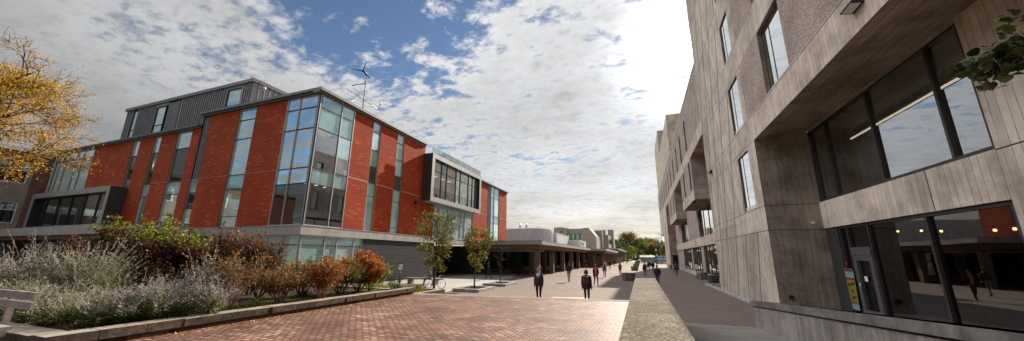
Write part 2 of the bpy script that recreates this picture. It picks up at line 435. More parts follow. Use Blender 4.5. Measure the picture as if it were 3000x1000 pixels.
def window(parent, fr, u0, u1, v0, v1, us=(), vs=(), inset=.12, fw=.05, fm='alu', pm=None, fd=.08, name='window', edge=True):
    """frame (part) with its pane sheet (sub-part)"""
    f = MB(); g = MB()
    e = .004
    if edge:
        fr.box(f, u0+e, u0+fw, v0+e, v1-e, -inset-.03, -inset+fd, fm); fr.box(f, u1-fw, u1-e, v0+e, v1-e, -inset-.03, -inset+fd, fm)
        fr.box(f, u0+fw, u1-fw, v0+e, v0+fw, -inset-.03, -inset+fd, fm); fr.box(f, u0+fw, u1-fw, v1-fw, v1-e, -inset-.03, -inset+fd, fm)
    for u in us: fr.box(f, u-fw/2, u+fw/2, v0+fw, v1-fw, -inset-.028, -inset+fd+.004, fm)
    tm = 'dark' if fm == 'alu' else fm
    for v in vs: fr.box(f, u0+fw, u1-fw, v-fw*.45, v+fw*.45, -inset-.026, -inset+fd-.02, tm)
    w = f.build(name, parent)
    U = [u0, *us, u1]; V = [v0, *vs, v1]
    for i in range(len(U)-1):
        for j in range(len(V)-1):
            m = pm(i, j) if callable(pm) else (pm or 'glass')
            fr.quad(g, U[i], U[i+1], V[j], V[j+1], -inset, m)
    p = g.build('pane', w, off=Vector(w['_o'])); return w
# ================================================================ GROUND
XW, YL = -21.6, 17.14            # street face and side face of the red building
HT = .83                          # upper terrace
mb = MB(); mb.prism([(-900, -300), (900, -300), (900, 2500), (-900, 2500)], -1.2, -.06, 'grass'); struct(mb.build('ground'))
mb = MB(); mb.prism([(-70, -40), (40, -40), (40, 150), (16, 210), (-12, 210), (-70, 150)], -1.0, 0, 'plaza'); struct(mb.build('plaza'))
mb = MB(); mb.prism([(-21.6, 17.3), (-12.6, 17.3), (-12.7, 24), (-13.9, 38), (-16.5, 47), (-21.6, 49)], .002, .006, 'pad'); struct(mb.build('concrete_pad'))
EL, ER = Vector((-9.2, 13.13)), Vector((-.30, 14.36))
mb = MB()
mb.prism([(-30, -30), (-.22, -30), (-.22, 14.30), (-9.2, 13.06), (-9.2, 3.2), (-30, 3.2)], -.5, HT, 'terrace'); struct(mb.build('terrace'))
mb = MB()   # edge strip and the flight of steps below it
d = (ER-EL).normalized(); nrm = Vector((-d.y, d.x))
def strip(a, b, z0, z1, m):
    P = [EL+nrm*a, ER+nrm*a, ER+nrm*b, EL+nrm*b]; mb.prism([tuple(p) for p in P], z0, z1, m)
strip(-.50, .04, .3, HT+.005, 'strip2')
for k in range(1, 5): strip(.03+(k-1)*.34, .04+k*.34, -.2, HT-k*.166, 'rampc')
struct(mb.build('terrace_steps'))
mb = MB()   # ramp on the other side of the long wall
RS = .08
def rz_(y): return max(0.0, min((15.4-y)*RS, HT))
xs = (.36, 3.66)
for y0, y1 in ((5.03, 15.4), (-30, 5.03)):
    a, b = rz_(y0), rz_(y1)
    mb.hexa([(xs[0], y0, -.5), (xs[1], y0, -.5), (xs[1], y1, -.5), (xs[0], y1, -.5), (xs[0], y0, a+.004), (xs[1], y0, a+.004), (xs[1], y1, b+.004), (xs[0], y1, b+.004)], 'rampc')
struct(mb.build('ramp'))
mb = MB(); mb.prism([(3.95, -20), (20, -20), (20, 18.8), (5.6, 18.8), (3.95, 15.2)], -.4, .32, 'rampc'); struct(mb.build('patio'))
# planted bed soil
mb = MB(); mb.prism([(-22, 3.35), (-9.4, 3.35), (-9.4, 12.3), (-22, 12.3)], -.5, 1.0, 'soil'); o = struct(mb.build('bed_soil'))
# road, lot and lawns far away
mb = MB(); mb.prism([(6, 150), (60, 150), (60, 320), (9, 320)], -.055, .012, 'asphalt'); struct(mb.build('parking_lot'))
mb = MB(); mb.prism([(-6, 205), (2, 205), (10, 420), (4, 420)], -.055, .014, 'pad'); struct(mb.build('path'))
mb = MB()
mb.face([(-120, 200, -.05), (-8, 205, -.05), (2, 420, 3.5), (-160, 420, 4.5)], 'grass')
mb.face([(-4, 325, -.05), (80, 325, -.05), (140, 430, 4.0), (2, 430, 3.5)], 'grass')
mb.face([(-300, 420, 3.9), (300, 425, 3.9), (700, 900, 22), (-700, 900, 22)], 'grass')
struct(mb.build('lawn'))

# ================================================================ RED BUILDING
RB = thing('brick_building', (-21.6, 17.14, 0), 'red brick building with tall glass strips, a glass corner and projecting grey window boxes', 'building')
FS = Fr((XW, 0, 0), (0, 1, 0), (1, 0, 0))      # street side: u = y
FL = Fr((0, YL, 0), (1, 0, 0), (0, -1, 0))     # side facing the camera: u = x
Z0, ZT, ZL = 4.38, 14.12, 13.1
TR = [7.35, 8.5, 11.5, 13.15]
# brick skins
mb = MB()
H = [(17.0, 20.55, Z0, ZT), (22.75, 23.72, Z0, ZT), (26.05, 27.12, Z0, ZT)]
FS.wall(mb, 17.14, 30.75, Z0, ZT, H, 'brick', .22, 'zincd')
FS.wall(mb, 30.75, 55.8, Z0, ZL, [(33.1, 42.8, Z0, 8.0), (31.1, 42.1, 8.6, 12.8), (47.6, 52.38, Z0, ZL)], 'brick', .22, 'zincd')
mb.build('brick_wall', RB)
mb = MB()
HL = [(-24.95, -21.5, Z0, ZT), (-30.55, -28.5, Z0, ZT), (-35.3, -34.25, Z0, ZT)]
FL.wall(mb, -35.3, -21.6, Z0, ZT, HL, 'brick', .22, 'zincd')
HL2 = [(-38.65, -36.55, 3.8, ZL), (-42.2, -41.15, 3.8, ZL), (-45.75, -44.6, 3.8, ZL), (-61.2, -52.9, 3.8, ZL), (-58.5, -46.0, 3.8, 8.0)]
FL.wall(mb, -61, -35.3, 3.8, ZL, HL2, 'brick', .22, 'zincd')
mb.build('brick_wall', RB)
# end wall, roof and hidden faces close the volume
mb = MB()
mb.box(-60.9, -24.9, 22.0, 55.78, 8.4, 13.05, 'oldbrick'); mb.box(-34.9, -25.2, 20.9, 30.7, 12.9, 14.2, 'zincd')
mb.box(-26, -21.62, 52.6, 55.79, .0, 13.05, 'brick')
mb.box(-35.2, -21.75, 17.3, 30.7, 14.13, 14.3, 'zinc'); mb.box(-60.9, -21.75, 17.3, 55.7, 13.06, 13.12, 'zinc')
mb.build('roof_deck', RB)
# pale joint line at the floor
mb = MB()
for a, b in ((20.56, 22.74), (23.73, 26.04), (27.13, 30.7), (42.9, 47.58), (52.4, 55.79)): FS.box(mb, a, b, 8.475, 8.525, -.02, .012, 'alu')
for a, b in ((-28.49, -24.96), (-34.24, -30.56), (-36.54, -35.31), (-41.14, -38.66), (-44.59, -42.21)): FL.box(mb, a, b, 8.48, 8.515, -.02, .008, 'zinc')
mb.build('floor_joint', RB)
# copings
mb = MB()
def coping(fr, a, b, z, h=.34, pr=.28):
    fr.box(mb, a, b, z, z+h*.45, -.5, pr*.55, 'coping'); fr.box(mb, a, b, z+h*.45, z+h, -.5, pr, 'coping')
coping(FS, 17.14-.28, 30.8, 14.14, .38); coping(FL, -35.45, -21.6-.52, 14.14, .381)
coping(FS, 42.85, 55.9, 13.12, .27); coping(FS, 30.82, 42.84, 13.12, .2, .1); coping(FL, -61, -35.46, 13.12, .30)
mb.build('coping', RB)
# concrete storey band
mb = MB()
FS.box(mb, 17.14-.14, 55.8, 3.73, 4.34, -.4, .14, 'conc'); FL.box(mb, -31.6, -21.6-.41, 3.731, 4.341, -.4, .14, 'conc')
mb.build('concrete_band', RB)
mb = MB()
FS.box(mb, 17.0, 55.8, 4.341, 4.378, -.05, .17, 'alu'); FL.box(mb, -31.0, -21.66, 4.342, 4.379, -.05, .17, 'alu')
mb.build('sill', RB)
# canopy over the entrance terrace, swept out from the wall
def arc(n=14):
    P = []
    for i in range(n+1):
        t = i/n; x = -31.4-5.2*t; y = 17.0-(4.0)*(3*t*t-2*t*t*t); P.append((x, y))
    return P
A = arc()
mb = MB(); mb.prism([(-31.4, 17.3)]+A+[(-66, 13.0), (-66, 17.3)], 3.74, 4.372, 'conc'); mb.build('canopy', RB)
mb = MB(); mb.prism([(-31.8, 17.2)]+[(x-.2, y+.25) for x, y in A]+[(-66, 13.3), (-66, 17.2)], 3.42, 3.738, 'wood'); mb.build('canopy_soffit', RB)
for x in (-37.5, -43.5, -49.5, -55.5):
    m2 = MB(); m2.tube([(x, 14.2, 0), (x, 14.2, 3.42)], .2, 'colconc', 14); m2.build('canopy_column', RB)
# windows
rw = random.Random(3)
def cornerS(i, j): return ['mirrordk', 'teal', 'glass', 'teal', 'teal'][j] if j != 2 else ('glass' if i == 0 else 'teal')
window(RB, FS, 17.2, 20.55, Z0, ZT, [19.25], TR, .06, .06, 'alu', lambda i, j: [['glass', 'glass'], ['teal', 'teal'], ['glasssky', 'bluegl'], ['teal', 'teal'], ['teal', 'teal']][j][i])
window(RB, FL, -24.95, -21.66, Z0, ZT, [-23.62], TR, .06, .06, 'alu', lambda i, j: [['glass', 'glass'], ['bluegl', 'bluegl'], ['bluegl', 'bluegl'], ['bluegl', 'bluegl'], ['bluegl', 'bluegl']][j][1-i])
m2 = MB(); m2.box(XW-.09, XW-.02, YL+.02, YL+.09, Z0, ZT, 'dark'); m2.build('corner_post', RB)
window(RB, FS, 22.75, 23.72, Z0, ZT, [], [7.35, 8.5, 10.0, 11.5, 13.15], .12, .05, 'alu', lambda i, j: ['teal', 'teal', 'mirrordk', 'teal', 'bluegl', 'teal'][j])
window(RB, FS, 26.05, 27.12, Z0, ZT, [], [7.35, 8.5, 9.85, 11.5, 13.15], .12, .05, 'alu', lambda i, j: ['teal', 'teal', 'mirrordk', 'teal', 'teal', 'teal'][j])
window(RB, FL, -30.55, -28.5, Z0, ZT, [], [5.2, 7.35, 8.5, 11.5, 13.15], .12, .05, 'alu', lambda i, j: ['glass', 'bluegl', 'teal', 'bluegl', 'bluegl', 'bluegl'][j])
window(RB, FL, -35.3, -34.25, Z0, 8.5, [], [6.0, 7.35], .12, .05, 'alu', lambda i, j: ['bluegl', 'mirrordk', 'teal'][j])
for a, b in ((-38.65, -36.55), (-42.2, -41.15), (-45.75, -44.6)):
    window(RB, FL, a, b, Z0, ZL, [], [7.35, 8.5, 11.5], .12, .05, 'alu', lambda i, j: ['bluegl', 'teal', 'mirrordk', 'bluegl'][j])
window(RB, FL, -61, -52.9, 8.3, ZL, [-59.9, -58.6, -56.4, -55.1], [12.2], .1, .09, 'alu', lambda i, j: 'glass' if j == 0 else 'bluegl')
window(RB, FS, 33.1, 42.8, Z0, 8.0, [34.1, 36.2, 37.4, 39.5, 40.6], [7.3], .1, .06, 'alu', lambda i, j: 'teal' if (i in (1, 2, 3, 4) or j) else 'bluegl')
window(RB, FS, 49.05, 52.38, Z0, ZL, [50.35], [7.4, 8.55, 11.4], .1, .06, 'alu', lambda i, j: 'teal' if j in (1, 3) or i == 0 else 'bluegl')
# standing seam strips
def seam_panel(fr, u0, u1, v0, v1, w, m, pitch=.42, rib=.045, wid=.05, off=0.0):
    fr.box(mb, u0, u1, v0, v1, w-.06, w, m)
    k = int((u1-u0)/pitch)
    for i in range(1, k+1):
        u = u0+(u1-u0)*i/(k+1)+rw.uniform(-.02, .02)
        fr.box(mb, u-wid/2, u+wid/2, v0+.01, v1-.01, w-.01, w+rib, m)
mb = MB(); seam_panel(FL, -35.28, -34.27, 8.52, ZT, -.1, 'zinc', .3, .06); mb.build('metal_strip', RB); mb = MB(); seam_panel(FS, 47.62, 49.0, Z0, ZL, -.1, 'zinc', .35, .06); mb.build('metal_strip', RB)
# penthouse
PH = Fr((0, 18.0, 0), (1, 0, 0), (0, -1, 0)); PE = Fr((-31.0, 0, 0), (0, 1, 0), (1, 0, 0))
mb = MB()
mb.box(-50.88, -31.2, 18.25, 29.9, 13.0, 17.3, 'zincd')
segs = [(-50.9, -49.65), (-48.75, -45.4), (-41.25, -34.4), (-32.4, -31.0)]
for a, b in segs: seam_panel(PH, a, b, 13.3, 17.2, .02, 'zinc', .33, .07, .06)
seam_panel(PE, 18.0, 21.3, 13.3, 17.2, .02, 'zinc', .5, .07, .06); seam_panel(PE, 23.6, 29.9, 13.3, 17.2, .02, 'zinc', .5, .07, .06)
PH.box(mb, -51.05, -30.85, 17.2, 17.52, -.4, .16, 'coping'); PE.box(mb, 18.41, 30, 17.2, 17.52, -.4, .16, 'coping')
PH.box(mb, -45.4, -43.35, 16.9, 17.2, -.05, .03, 'zinc'); PH.box(mb, -34.4, -32.4, 16.95, 17.2, -.05, .03, 'zinc')
mb.build('penthouse', RB)
window(RB, PH, -49.65, -48.75, 13.3, 17.1, [], [14.9], .06, .06, 'dark', 'bluegl')
window(RB, PH, -45.4, -43.7, 13.3, 16.9, [], [14.9], .06, .06, 'dark', lambda i, j: 'bluegl')
window(RB, PH, -34.4, -32.4, 14.6, 16.95, [], [], .06, .06, 'dark', 'bluegl')
window(RB, PE, 21.3, 23.6, 14.3, 16.8, [], [], .02, .06, 'dark', 'bluegl')
mb = MB(); PH.box(mb, -43.3, -41.3, 13.4, 17.1, -.1, -.02, 'dark')
for k in range(30): PH.box(mb, -43.25, -41.35, 13.5+k*.12, 13.56+k*.12, -.03, .05, 'zinc')
mb.build('louvre', RB)
mb = MB(); mb.tube([(-36.2, 19.4, 17.3), (-36.2, 19.4, 18.1), (-36.0, 19.4, 18.3), (-34.9, 19.4, 18.3), (-34.7, 19.4, 18.1), (-34.7, 19.4, 17.4)], .13, 'coping', 10); mb.build('vent_pipe', RB)
mb = MB(); mb.tube([(-32.0, 18.3, 17.5), (-32.0, 18.3, 18.1)], .03, 'dark', 6); mb.build('antenna', RB)
mb = MB(); p = gx(766, 260, -30.94); mb.tube([p, p+Vector((.25, 0, .12)), p+Vector((.4, 0, 0))], .045, 'whitep', 8); mb.tube([p+Vector((.4, 0, .02)), p+Vector((.42, -.02, -.16))], [.14, .11], 'whitep', 10); mb.build('security_camera', RB)
# projecting window boxes (frame of thick panels round a recessed window)
def boxwin(fr, u0, u1, v0, v1, w, th, us, vs, pm, wind):
    mb = MB()
    fr.box(mb, u0, u1, v1-th, v1, -.05, w, 'boxgrey'); fr.box(mb, u0, u1, v0, v0+th, -.05, w, 'boxgrey')
    fr.box(mb, u0, u0+th, v0+th, v1-th, -.05, w, 'boxgrey'); fr.box(mb, u1-th, u1, v0+th, v1-th, -.05, w, 'boxgrey')
    b = mb.build('window_box', RB)
    for s in (u0, u1):
        mb = MB(); a0, a1 = (s-.012, s) if s == u0 else (s, s+.012)
        fr.box(mb, a0, a1, v0+.01, v1-.01, 0, w-.02, 'zincd')
        for k in range(1, 4): fr.box(mb, a0-.03, a1+.03, v0+.02, v1-.02, w*k/4-.02, w*k/4+.02, 'zincd')
        mb.build('side_cladding', b, off=Vector(b['_o']))
    # dark liner between box and window
    mb = MB()
    fr.box(mb, u0+th, u0+th+.03, v0+th+.03, v1-th-.03, -.2, w-.06, 'dark'); fr.box(mb, u1-th-.03, u1-th, v0+th+.03, v1-th-.03, -.2, w-.06, 'dark')
    fr.box(mb, u0+th, u1-th, v1-th-.03, v1-th, -.2, w-.06, 'dark'); fr.box(mb, u0+th, u1-th, v0+th, v0+th+.03, -.2, w-.06, 'alu')
    mb.build('liner', b, off=Vector(b['_o']))
    window(RB, fr, u0+th+.03, u1-th-.03, v0+th+.03, v1-th-.03, us, vs, -w+.45, .05, 'dark', pm)
boxwin(FS, 30.55, 42.88, 8.03, 13.3, 1.15, .5, [33.1, 34.25, 36.45, 37.55, 39.75, 40.9], [11.6], lambda i, j: 'bluegl' if i > 2 else ('teal' if j and i == 1 else 'glasssky'), None)
boxwin(FL, -59.7, -44.6, 4.39, 8.35, 1.15, .5, [-57.4, -54.8, -52.2, -49.6, -47.2], [], lambda i, j: 'mirrordk' if i < 4 else 'mirror', None)
# glass rail on the roof above the box
mb = MB()
for k in range(9): mb.box(-20.62, -20.58, 30.6+k*1.52, 30.64+k*1.52, 13.3, 14.05, 'steel')
mb.box(-20.62, -20.58, 30.6, 42.8, 14.05, 14.09, 'steel'); mb.face([(-20.6, 30.6, 13.32), (-20.6, 42.8, 13.32), (-20.6, 42.8, 14.04), (-20.6, 30.6, 14.04)], 'glass')
mb.build('roof_railing', RB)
# ground floor
mb = MB()
FS.wall(mb, 22.85, 33.1, 0, 3.73, [], 'greybrick', .2)
FS.box(mb, 22.72, 22.85, .0, 3.73, -.2, .05, 'zincd'); FS.box(mb, 33.1, 33.6, 0, 3.73, -6, 0, 'greybrick')
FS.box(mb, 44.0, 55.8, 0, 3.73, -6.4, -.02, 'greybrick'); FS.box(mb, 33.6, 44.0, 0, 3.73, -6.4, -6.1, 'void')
FS.box(mb, 22.9, 33.1, 0, .1, 0, .10, 'concw')
mb.build('grey_brick_wall', RB)
window(RB, FS, 17.2, 22.72, 1.0, 3.73, [19.15, 20.25, 21.9], [3.05], .06, .07, 'alu', 'teal')
window(RB, FL, -31.4, -21.66, 1.0, 3.73, [-29.9, -28.2, -26.5, -24.8, -23.3], [3.05], .06, .07, 'alu', 'teal')
mb = MB(); FS.box(mb, 17.2, 22.7, 0, 1.0, -.1, .02, 'conc'); FL.box(mb, -31.4, -21.7, 0, 1.0, -.1, .02, 'conc')
mb.build('plinth', RB)
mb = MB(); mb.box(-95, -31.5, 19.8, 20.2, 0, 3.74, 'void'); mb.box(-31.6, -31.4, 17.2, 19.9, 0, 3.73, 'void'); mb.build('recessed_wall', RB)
mb = MB()
for k in range(4):
    a = 34.2+k*2.35; FS.box(mb, a, a+.08, 0, 3.2, -5.2, -5.1, 'dark'); FS.quad(mb, a+.08, a+2.3, .1, 3.1, -5.16, 'mirrordk')
FS.box(mb, 33.7, 43.9, 3.2, 3.3, -5.25, -5.05, 'dark'); mb.build('entrance_door', RB)
# interior seen through the clear panes
mb = MB()
mb.box(-34, -22.0, 17.45, 30.4, 8.2, 8.45, 'inceil'); mb.box(-34, -22.0, 17.45, 30.4, 4.1, 4.3, 'inwall'); mb.box(-34, -22.0, 17.45, 30.4, 12.55, 12.9, 'inceil')
mb.box(-34, -29.0, 23.0, 23.2, 4.3, 12.5, 'inwall'); mb.box(-27.2, -27.0, 21.5, 30.4, 4.3, 12.5, 'inwall')
mb.box(-25.0, -23.0, 21.6, 21.75, 4.3, 8.2, 'inwall')
mb.box(-60.8, -52.9, 20.0, 20.2, 8.0, 12.9, 'inwall'); mb.box(-25.9, -25.7, 30.4, 43, 8.1, 13, 'inwall'); mb.box(-25.6, -22, 30.4, 43, 12.6, 12.8, 'inceil'); mb.box(-25.6, -21.65, 30.9, 42.4, 8.0, 8.55, 'inwall')
mb.build('interior_floor', RB)
mb = MB()
for k in range(5): mb.box(-25.6, -22.3, 18.2+k*.9, 18.26+k*.9, 8.1, 8.14, 'strip')
for k in range(5): mb.box(-25.2+k*.6, -25.14+k*.6, 18.0, 21, 12.45, 12.49, 'stripdim')
for k in range(6): mb.box(-24.6, -24.4, 31.6+k*1.8, 32.4+k*1.8, 12.4, 12.46, 'strip')
mb.build('ceiling_light', RB)
# small dark lamp on the brick
mb = MB(); FS.box(mb, 29.35, 29.75, 7.55, 7.85, 0, .3, 'dark'); mb.build('wall_lamp', RB)

# ---- older wing at the far left
OW = thing('old_wing', (-61, 10, 0), 'older brick and beige concrete wing at far left with white framed windows', 'building')
FO = Fr((-61, 0, 0), (0, 1, 0), (1, 0, 0))
mb = MB()
hol = []
for y0 in (13.0, 10.0, 6.4, 3.4, -.4, -3.4):
    for z0, z1 in ((9.5, 11.7), (5.3, 7.5), (1.1, 3.2)): hol.append((y0, y0+2.65, z0, z1))
def om(u, v):
    return 'concb' if (12.7 < u < 15.92 or 9.7 < u < 12.9 or 3.1 < u < 9.3 or -3.8 < u < 2.6) and v < 12.2 else 'oldbrick'
FO.wall(mb, -12, 17.12, 0, 12.85, hol+[(15.92, 15.92, 0, 0), (-3.8, -3.8, 0, 0)], om, .25, 'concb')
mb.build('wall', OW)
mb = MB(); FO.box(mb, -12, 17.1, 12.85, 13.3, -.6, .15, 'boxgrey'); mb.box(-75, -61.6, -12, 17.1, 12.9, 13.1, 'zinc'); mb.build('coping', OW)
for h in hol:
    if h[0] > 2: window(OW, FO, h[0]+.02, h[1]-.02, h[2], h[3], [h[0]+1.3], [h[2]+(h[3]-h[2])*.62], .14, .09, 'whitep', lambda i, j: 'mirrordk' if j == 0 else 'bluegl')
mb = MB()
for k in range(5): mb.tube([(-64, 12.2+k*.33, 13.1), (-64, 12.2+k*.33, 14.9)], .05, 'white', 6)
mb.tube([(-65, 7.5, 13.1), (-65, 7.5, 15.6)], .22, 'steel', 10); mb.build('roof_pipe', OW)
# ================================================================ WIND TURBINE
WT = thing('wind_turbine', (-25, 24.6, 14.2), 'small three bladed wind turbine on a thin mast on the brick building roof', 'wind turbine')
mb = MB(); mb.tube([(-25, 24.6, 14.1), (-25, 24.6, 20.2)], [.06, .04], 'black', 8); mb.build('mast', WT)
hub = Vector((-25, 24.1, 20.45))
vd = (Vector((0, 0, EYE))-hub).normalized(); sx = Vector((0, 0, 1)).cross(vd).normalized(); sy = vd.cross(sx)
mb = MB(); mb.tube([hub+Vector((0, .7, -.05)), hub+Vector((0, .2, 0)), hub, hub-Vector((0, .12, 0))], [.04, .10, .11, .04], 'black', 10); mb.tube([(-25, 24.6, 20.2), hub+Vector((0, .3, -.1))], .06, 'black', 8); mb.build('nacelle', WT)
for a in (78, 182, -38):
    mb = MB(); dv = sx*math.cos(R(a))+sy*math.sin(R(a)); pv = sx*-math.sin(R(a))+sy*math.cos(R(a))
    for i in range(1):
        a0, a1 = hub+dv*.1, hub+dv*.98
        P = [a0-pv*.055, a0+pv*.055, a1+pv*.02, a1-pv*.02]; mb.hexa([p-vd*.02 for p in P]+[p+vd*.02 for p in P], 'black')
    mb.build('blade', WT)
mb = MB(); mb.tube([Vector((-25, 24.6, 19.3)), Vector((-25.6, 24.0, 19.0))], .04, 'black', 6); mb.tube([Vector((-25.6, 24.0, 19.0)), Vector((-26.0, 23.9, 18.9))], .05, 'black', 6); mb.build('tail_arm', WT)
mb = MB(); a, b = Vector((-25.6, 23.0, 18.05)), Vector((-24.35, 26.2, 17.0)); mb.tube([a, b], .03, 'steel', 6); mb.tube([a, a+Vector((0, 0, .5))], .02, 'steel', 6); mb.tube([b, b+Vector((0, 0, .75))], .03, 'steel', 6); mb.tube([b+Vector((0, 0, .45)), b+Vector((0, 0, .9))], .08, 'whitep', 8); mb.build('instrument_arm', WT)
mb = MB()
for q in ((-29, 23, 14.3), (-23, 30, 14.3), (-22.4, 20, 14.4)): mb.tube([(-25, 24.6, 18.2), q], .012, 'steel', 4)
mb.build('guy_wire', WT)
# ================================================================ COLONNADE BUILDINGS
CB = thing('colonnade', (-11.2, 41, 0), 'long low covered walkway with a concrete roof edge on brown square columns', 'covered walkway')
mb = MB(); mb.box(-21.58, -11.2, 41, 83.7, 3.82, 4.27, 'conc'); mb.build('roof', CB)
mb = MB(); mb.box(-21.57, -11.19, 40.985, 83.68, 4.271, 4.30, 'zinc'); mb.build('roof_edge', CB)
mb = MB(); mb.box(-21.57, -11.75, 41.5, 83.5, 3.30, 3.818, 'wood'); mb.build('soffit', CB)
for k in range(6):
    for x in ((-12.2, -15.3) if k else (-12.2,)):
        y = 42.4+7.45*k; mb = MB(); mb.box(x-.3, x+.3, y-.3, y+.3, 0, 3.08, 'column'); mb.box(x-.17, x+.17, y-.17, y+.17, 3.08, 3.30, 'column'); mb.build('column', CB)
for x, y in ((-20.6, 50.6), (-18.2, 58)):
    mb = MB(); mb.box(x-.3, x+.3, y-.3, y+.3, 0, 3.3, 'column'); mb.build('column', CB)
mb = MB()
mb.box(-26, -21.0, 56.0, 56.4, 0, 3.3, 'stoneblock'); mb.box(-21.0, -17.2, 56.0, 56.4, 0, .8, 'stoneblock'); mb.box(-17.4, -17.1, 56.4, 83.6, 0, .5, 'stoneblock')
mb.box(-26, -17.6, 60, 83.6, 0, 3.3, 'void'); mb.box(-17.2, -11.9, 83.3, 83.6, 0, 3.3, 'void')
mb.box(-21.58, -12.6, 47.0, 47.2, 3.02, 3.29, 'concw')
mb.build('back_wall', CB)
FC = Fr((0, 56.0, 0), (1, 0, 0), (0, -1, 0)); FD = Fr((-17.1, 0, 0), (0, 1, 0), (1, 0, 0))
window(CB, FC, -21.0, -17.2, .8, 3.25, [-19.9, -18.9, -18.05], [2.6], .1, .07, 'dark', lambda i, j: 'turq' if i in (0, 1) else 'mirrordk')
window(CB, FD, 56.4, 83.6, .5, 3.28, [59.5+3*k for k in range(8)], [2.6], .1, .08, 'dark', 'mirrordk')
C2 = thing('covered_walkway', (-7.6, 84, 0), 'second covered walkway with brown columns beyond the long colonnade', 'covered walkway')
mb = MB(); mb.box(-20, -7.6, 84, 129, 3.75, 4.2, 'conc'); mb.build('roof', C2)
mb = MB(); mb.box(-20, -8.0, 84.4, 128.5, 3.25, 3.75, 'wood'); mb.build('soffit', C2)
for k in range(8):
    mb = MB(); mb.box(-8.95, -8.35, 86+k*5.8, 86.6+k*5.8, 0, 3.25, 'column'); mb.build('column', C2)
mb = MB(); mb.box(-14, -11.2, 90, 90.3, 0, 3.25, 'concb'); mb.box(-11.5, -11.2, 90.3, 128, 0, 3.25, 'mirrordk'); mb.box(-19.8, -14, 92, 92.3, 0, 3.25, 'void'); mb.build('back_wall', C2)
C3 = thing('covered_walkway', (-7.4, 130, 0), 'farthest raised walkway roof with a row of narrow columns', 'covered walkway')
mb = MB(); mb.box(-16, -7.4, 130, 205, 4.9, 5.35, 'conc'); mb.build('roof', C3)
mb = MB(); mb.box(-16, -7.9, 130.5, 204, 4.4, 4.9, 'wood'); mb.build('soffit', C3)
for k in range(15):
    mb = MB(); mb.box(-8.9, -8.2, 131+k*5, 131.7+k*5, 0, 4.4, 'column'); mb.build('column', C3)
mb = MB(); mb.box(-15.8, -11, 132, 204, 0, 4.4, 'concb'); mb.build('back_wall', C3)
# white drum and boxes behind
def ribs(mb, x0, x1, y, z0, z1, m, p=.5):
    k = int((x1-x0)/p)
    for i in range(k+1): mb.box(x0+i*p-.03, x0+i*p+.03, y-.05, y+.02, z0, z1, m)
WD = thing('rotunda', (-26, 78, 0), 'white ribbed building with rounded end behind the colonnade roof', 'building')
mb = MB()
prof = [(-40, 75), (-23.4, 75)]+[(-23.4+3.7*math.sin(R(a)), 81-6.0*math.cos(R(a))) for a in range(10, 181, 10)]+[(-40, 87)]
mb.prism(prof, 0, 8.45, 'whitec'); mb.build('wall', WD)
mb = MB(); ribs(mb, -39.8, -23.6, 75, 3, 8.4, 'whitec', .6)
for a in range(5, 175, 9): mb.tube([(-23.4+3.72*math.sin(R(a)), 81-6.02*math.cos(R(a)), 3), (-23.4+3.72*math.sin(R(a)), 81-6.02*math.cos(R(a)), 8.4)], .04, 'whitec', 5)
mb.build('cladding_rib', WD)
mb = MB(); mb.prism([(x, y) for x, y in prof], 8.45, 8.58, 'white'); mb.build('parapet', WD)
for x in (-27.4, -25.75):
    mb = MB(); mb.tube([(x, 80, 8.4), (x, 80, 10.2)], .27, 'steel', 12); mb.build('chimney', WD)
mb = MB()
for t in (0, .6, 1.2): mb.tube([(-22.6+t, 78, 8.5), (-22.6+t, 78, 9.1)], .04, 'steel', 5)
mb.tube([(-22.6, 78, 9.1), (-21.4, 78, 9.1)], .04, 'steel', 5); mb.build('roof_rail', WD)
WB = thing('white_block', (-20, 85, 0), 'white ribbed flat roofed block beside the rounded building', 'building')
mb = MB(); mb.box(-30, -19.43, 85, 100, 0, 8.0, 'whitec'); mb.box(-30.05, -19.38, 84.95, 100.05, 8.0, 8.12, 'white'); mb.build('wall', WB)
mb = MB(); ribs(mb, -29.8, -19.6, 85, 3, 7.95, 'whitec', .7); mb.box(-19.44, -19.40, 92, 96, 4.6, 5.5, 'dark'); mb.build('cladding_rib', WB)
WC = thing('white_block', (-15, 100, 0), 'low white annexe with a square window in front of the concrete hall', 'building')
mb = MB(); p0, p1 = gy(1659, 700, 100), gy(1698, 700, 100); mb.box(p0.x, p1.x, 100, 112, 0, 6.9, 'whitec'); mb.box(p0.x-.05, p1.x+.05, 99.95, 112.05, 6.9, 7.0, 'white'); mb.build('wall', WC)
window(WC, Fr((p1.x, 0, 0), (0, 1, 0), (1, 0, 0)), 101, 108, 4.2, 6.7, [104.5], [5.4], -.01, .2, 'whitep', 'teal')
# concrete hall
CH = thing('concrete_hall', (-20, 120, 0), 'beige concrete hall with stepped towers and a sloped roof beyond the white blocks', 'building')
mb = MB()
mb.box(-28.5, -23.75, 120, 130, 0, 12.15, 'concb'); mb.box(-23.75, -18.42, 120.8, 130, 10.1, 11.85, 'concb'); mb.box(-23.75, -18.42, 120.8, 130, 0, 8.05, 'concb')
P = [(-18.42, 0), (-13.8, 0), (-13.8, 8.9), (-16.25, 11.95), (-18.42, 11.95)]
for y, flip in ((119.5, 0), (133, 1)):
    q = [(x, y, z) for x, z in P]; mb.face(q[::-1] if flip else q, 'concb')
for i in range(len(P)):
    (x0, z0), (x1, z1) = P[i], P[(i+1) % len(P)]
    mb.face([(x0, 119.5, z0), (x0, 133, z0), (x1, 133, z1), (x1, 119.5, z1)], 'concb')
mb.build('wall', CH)
window(CH, Fr((0, 120.8, 0), (1, 0, 0), (0, -1, 0)), -23.75, -18.42, 8.05, 10.1, [-23.75+5.33*k/7 for k in range(1, 7)], [], .1, .1, 'dark', lambda i, j: 'turq' if i % 2 else 'teal')
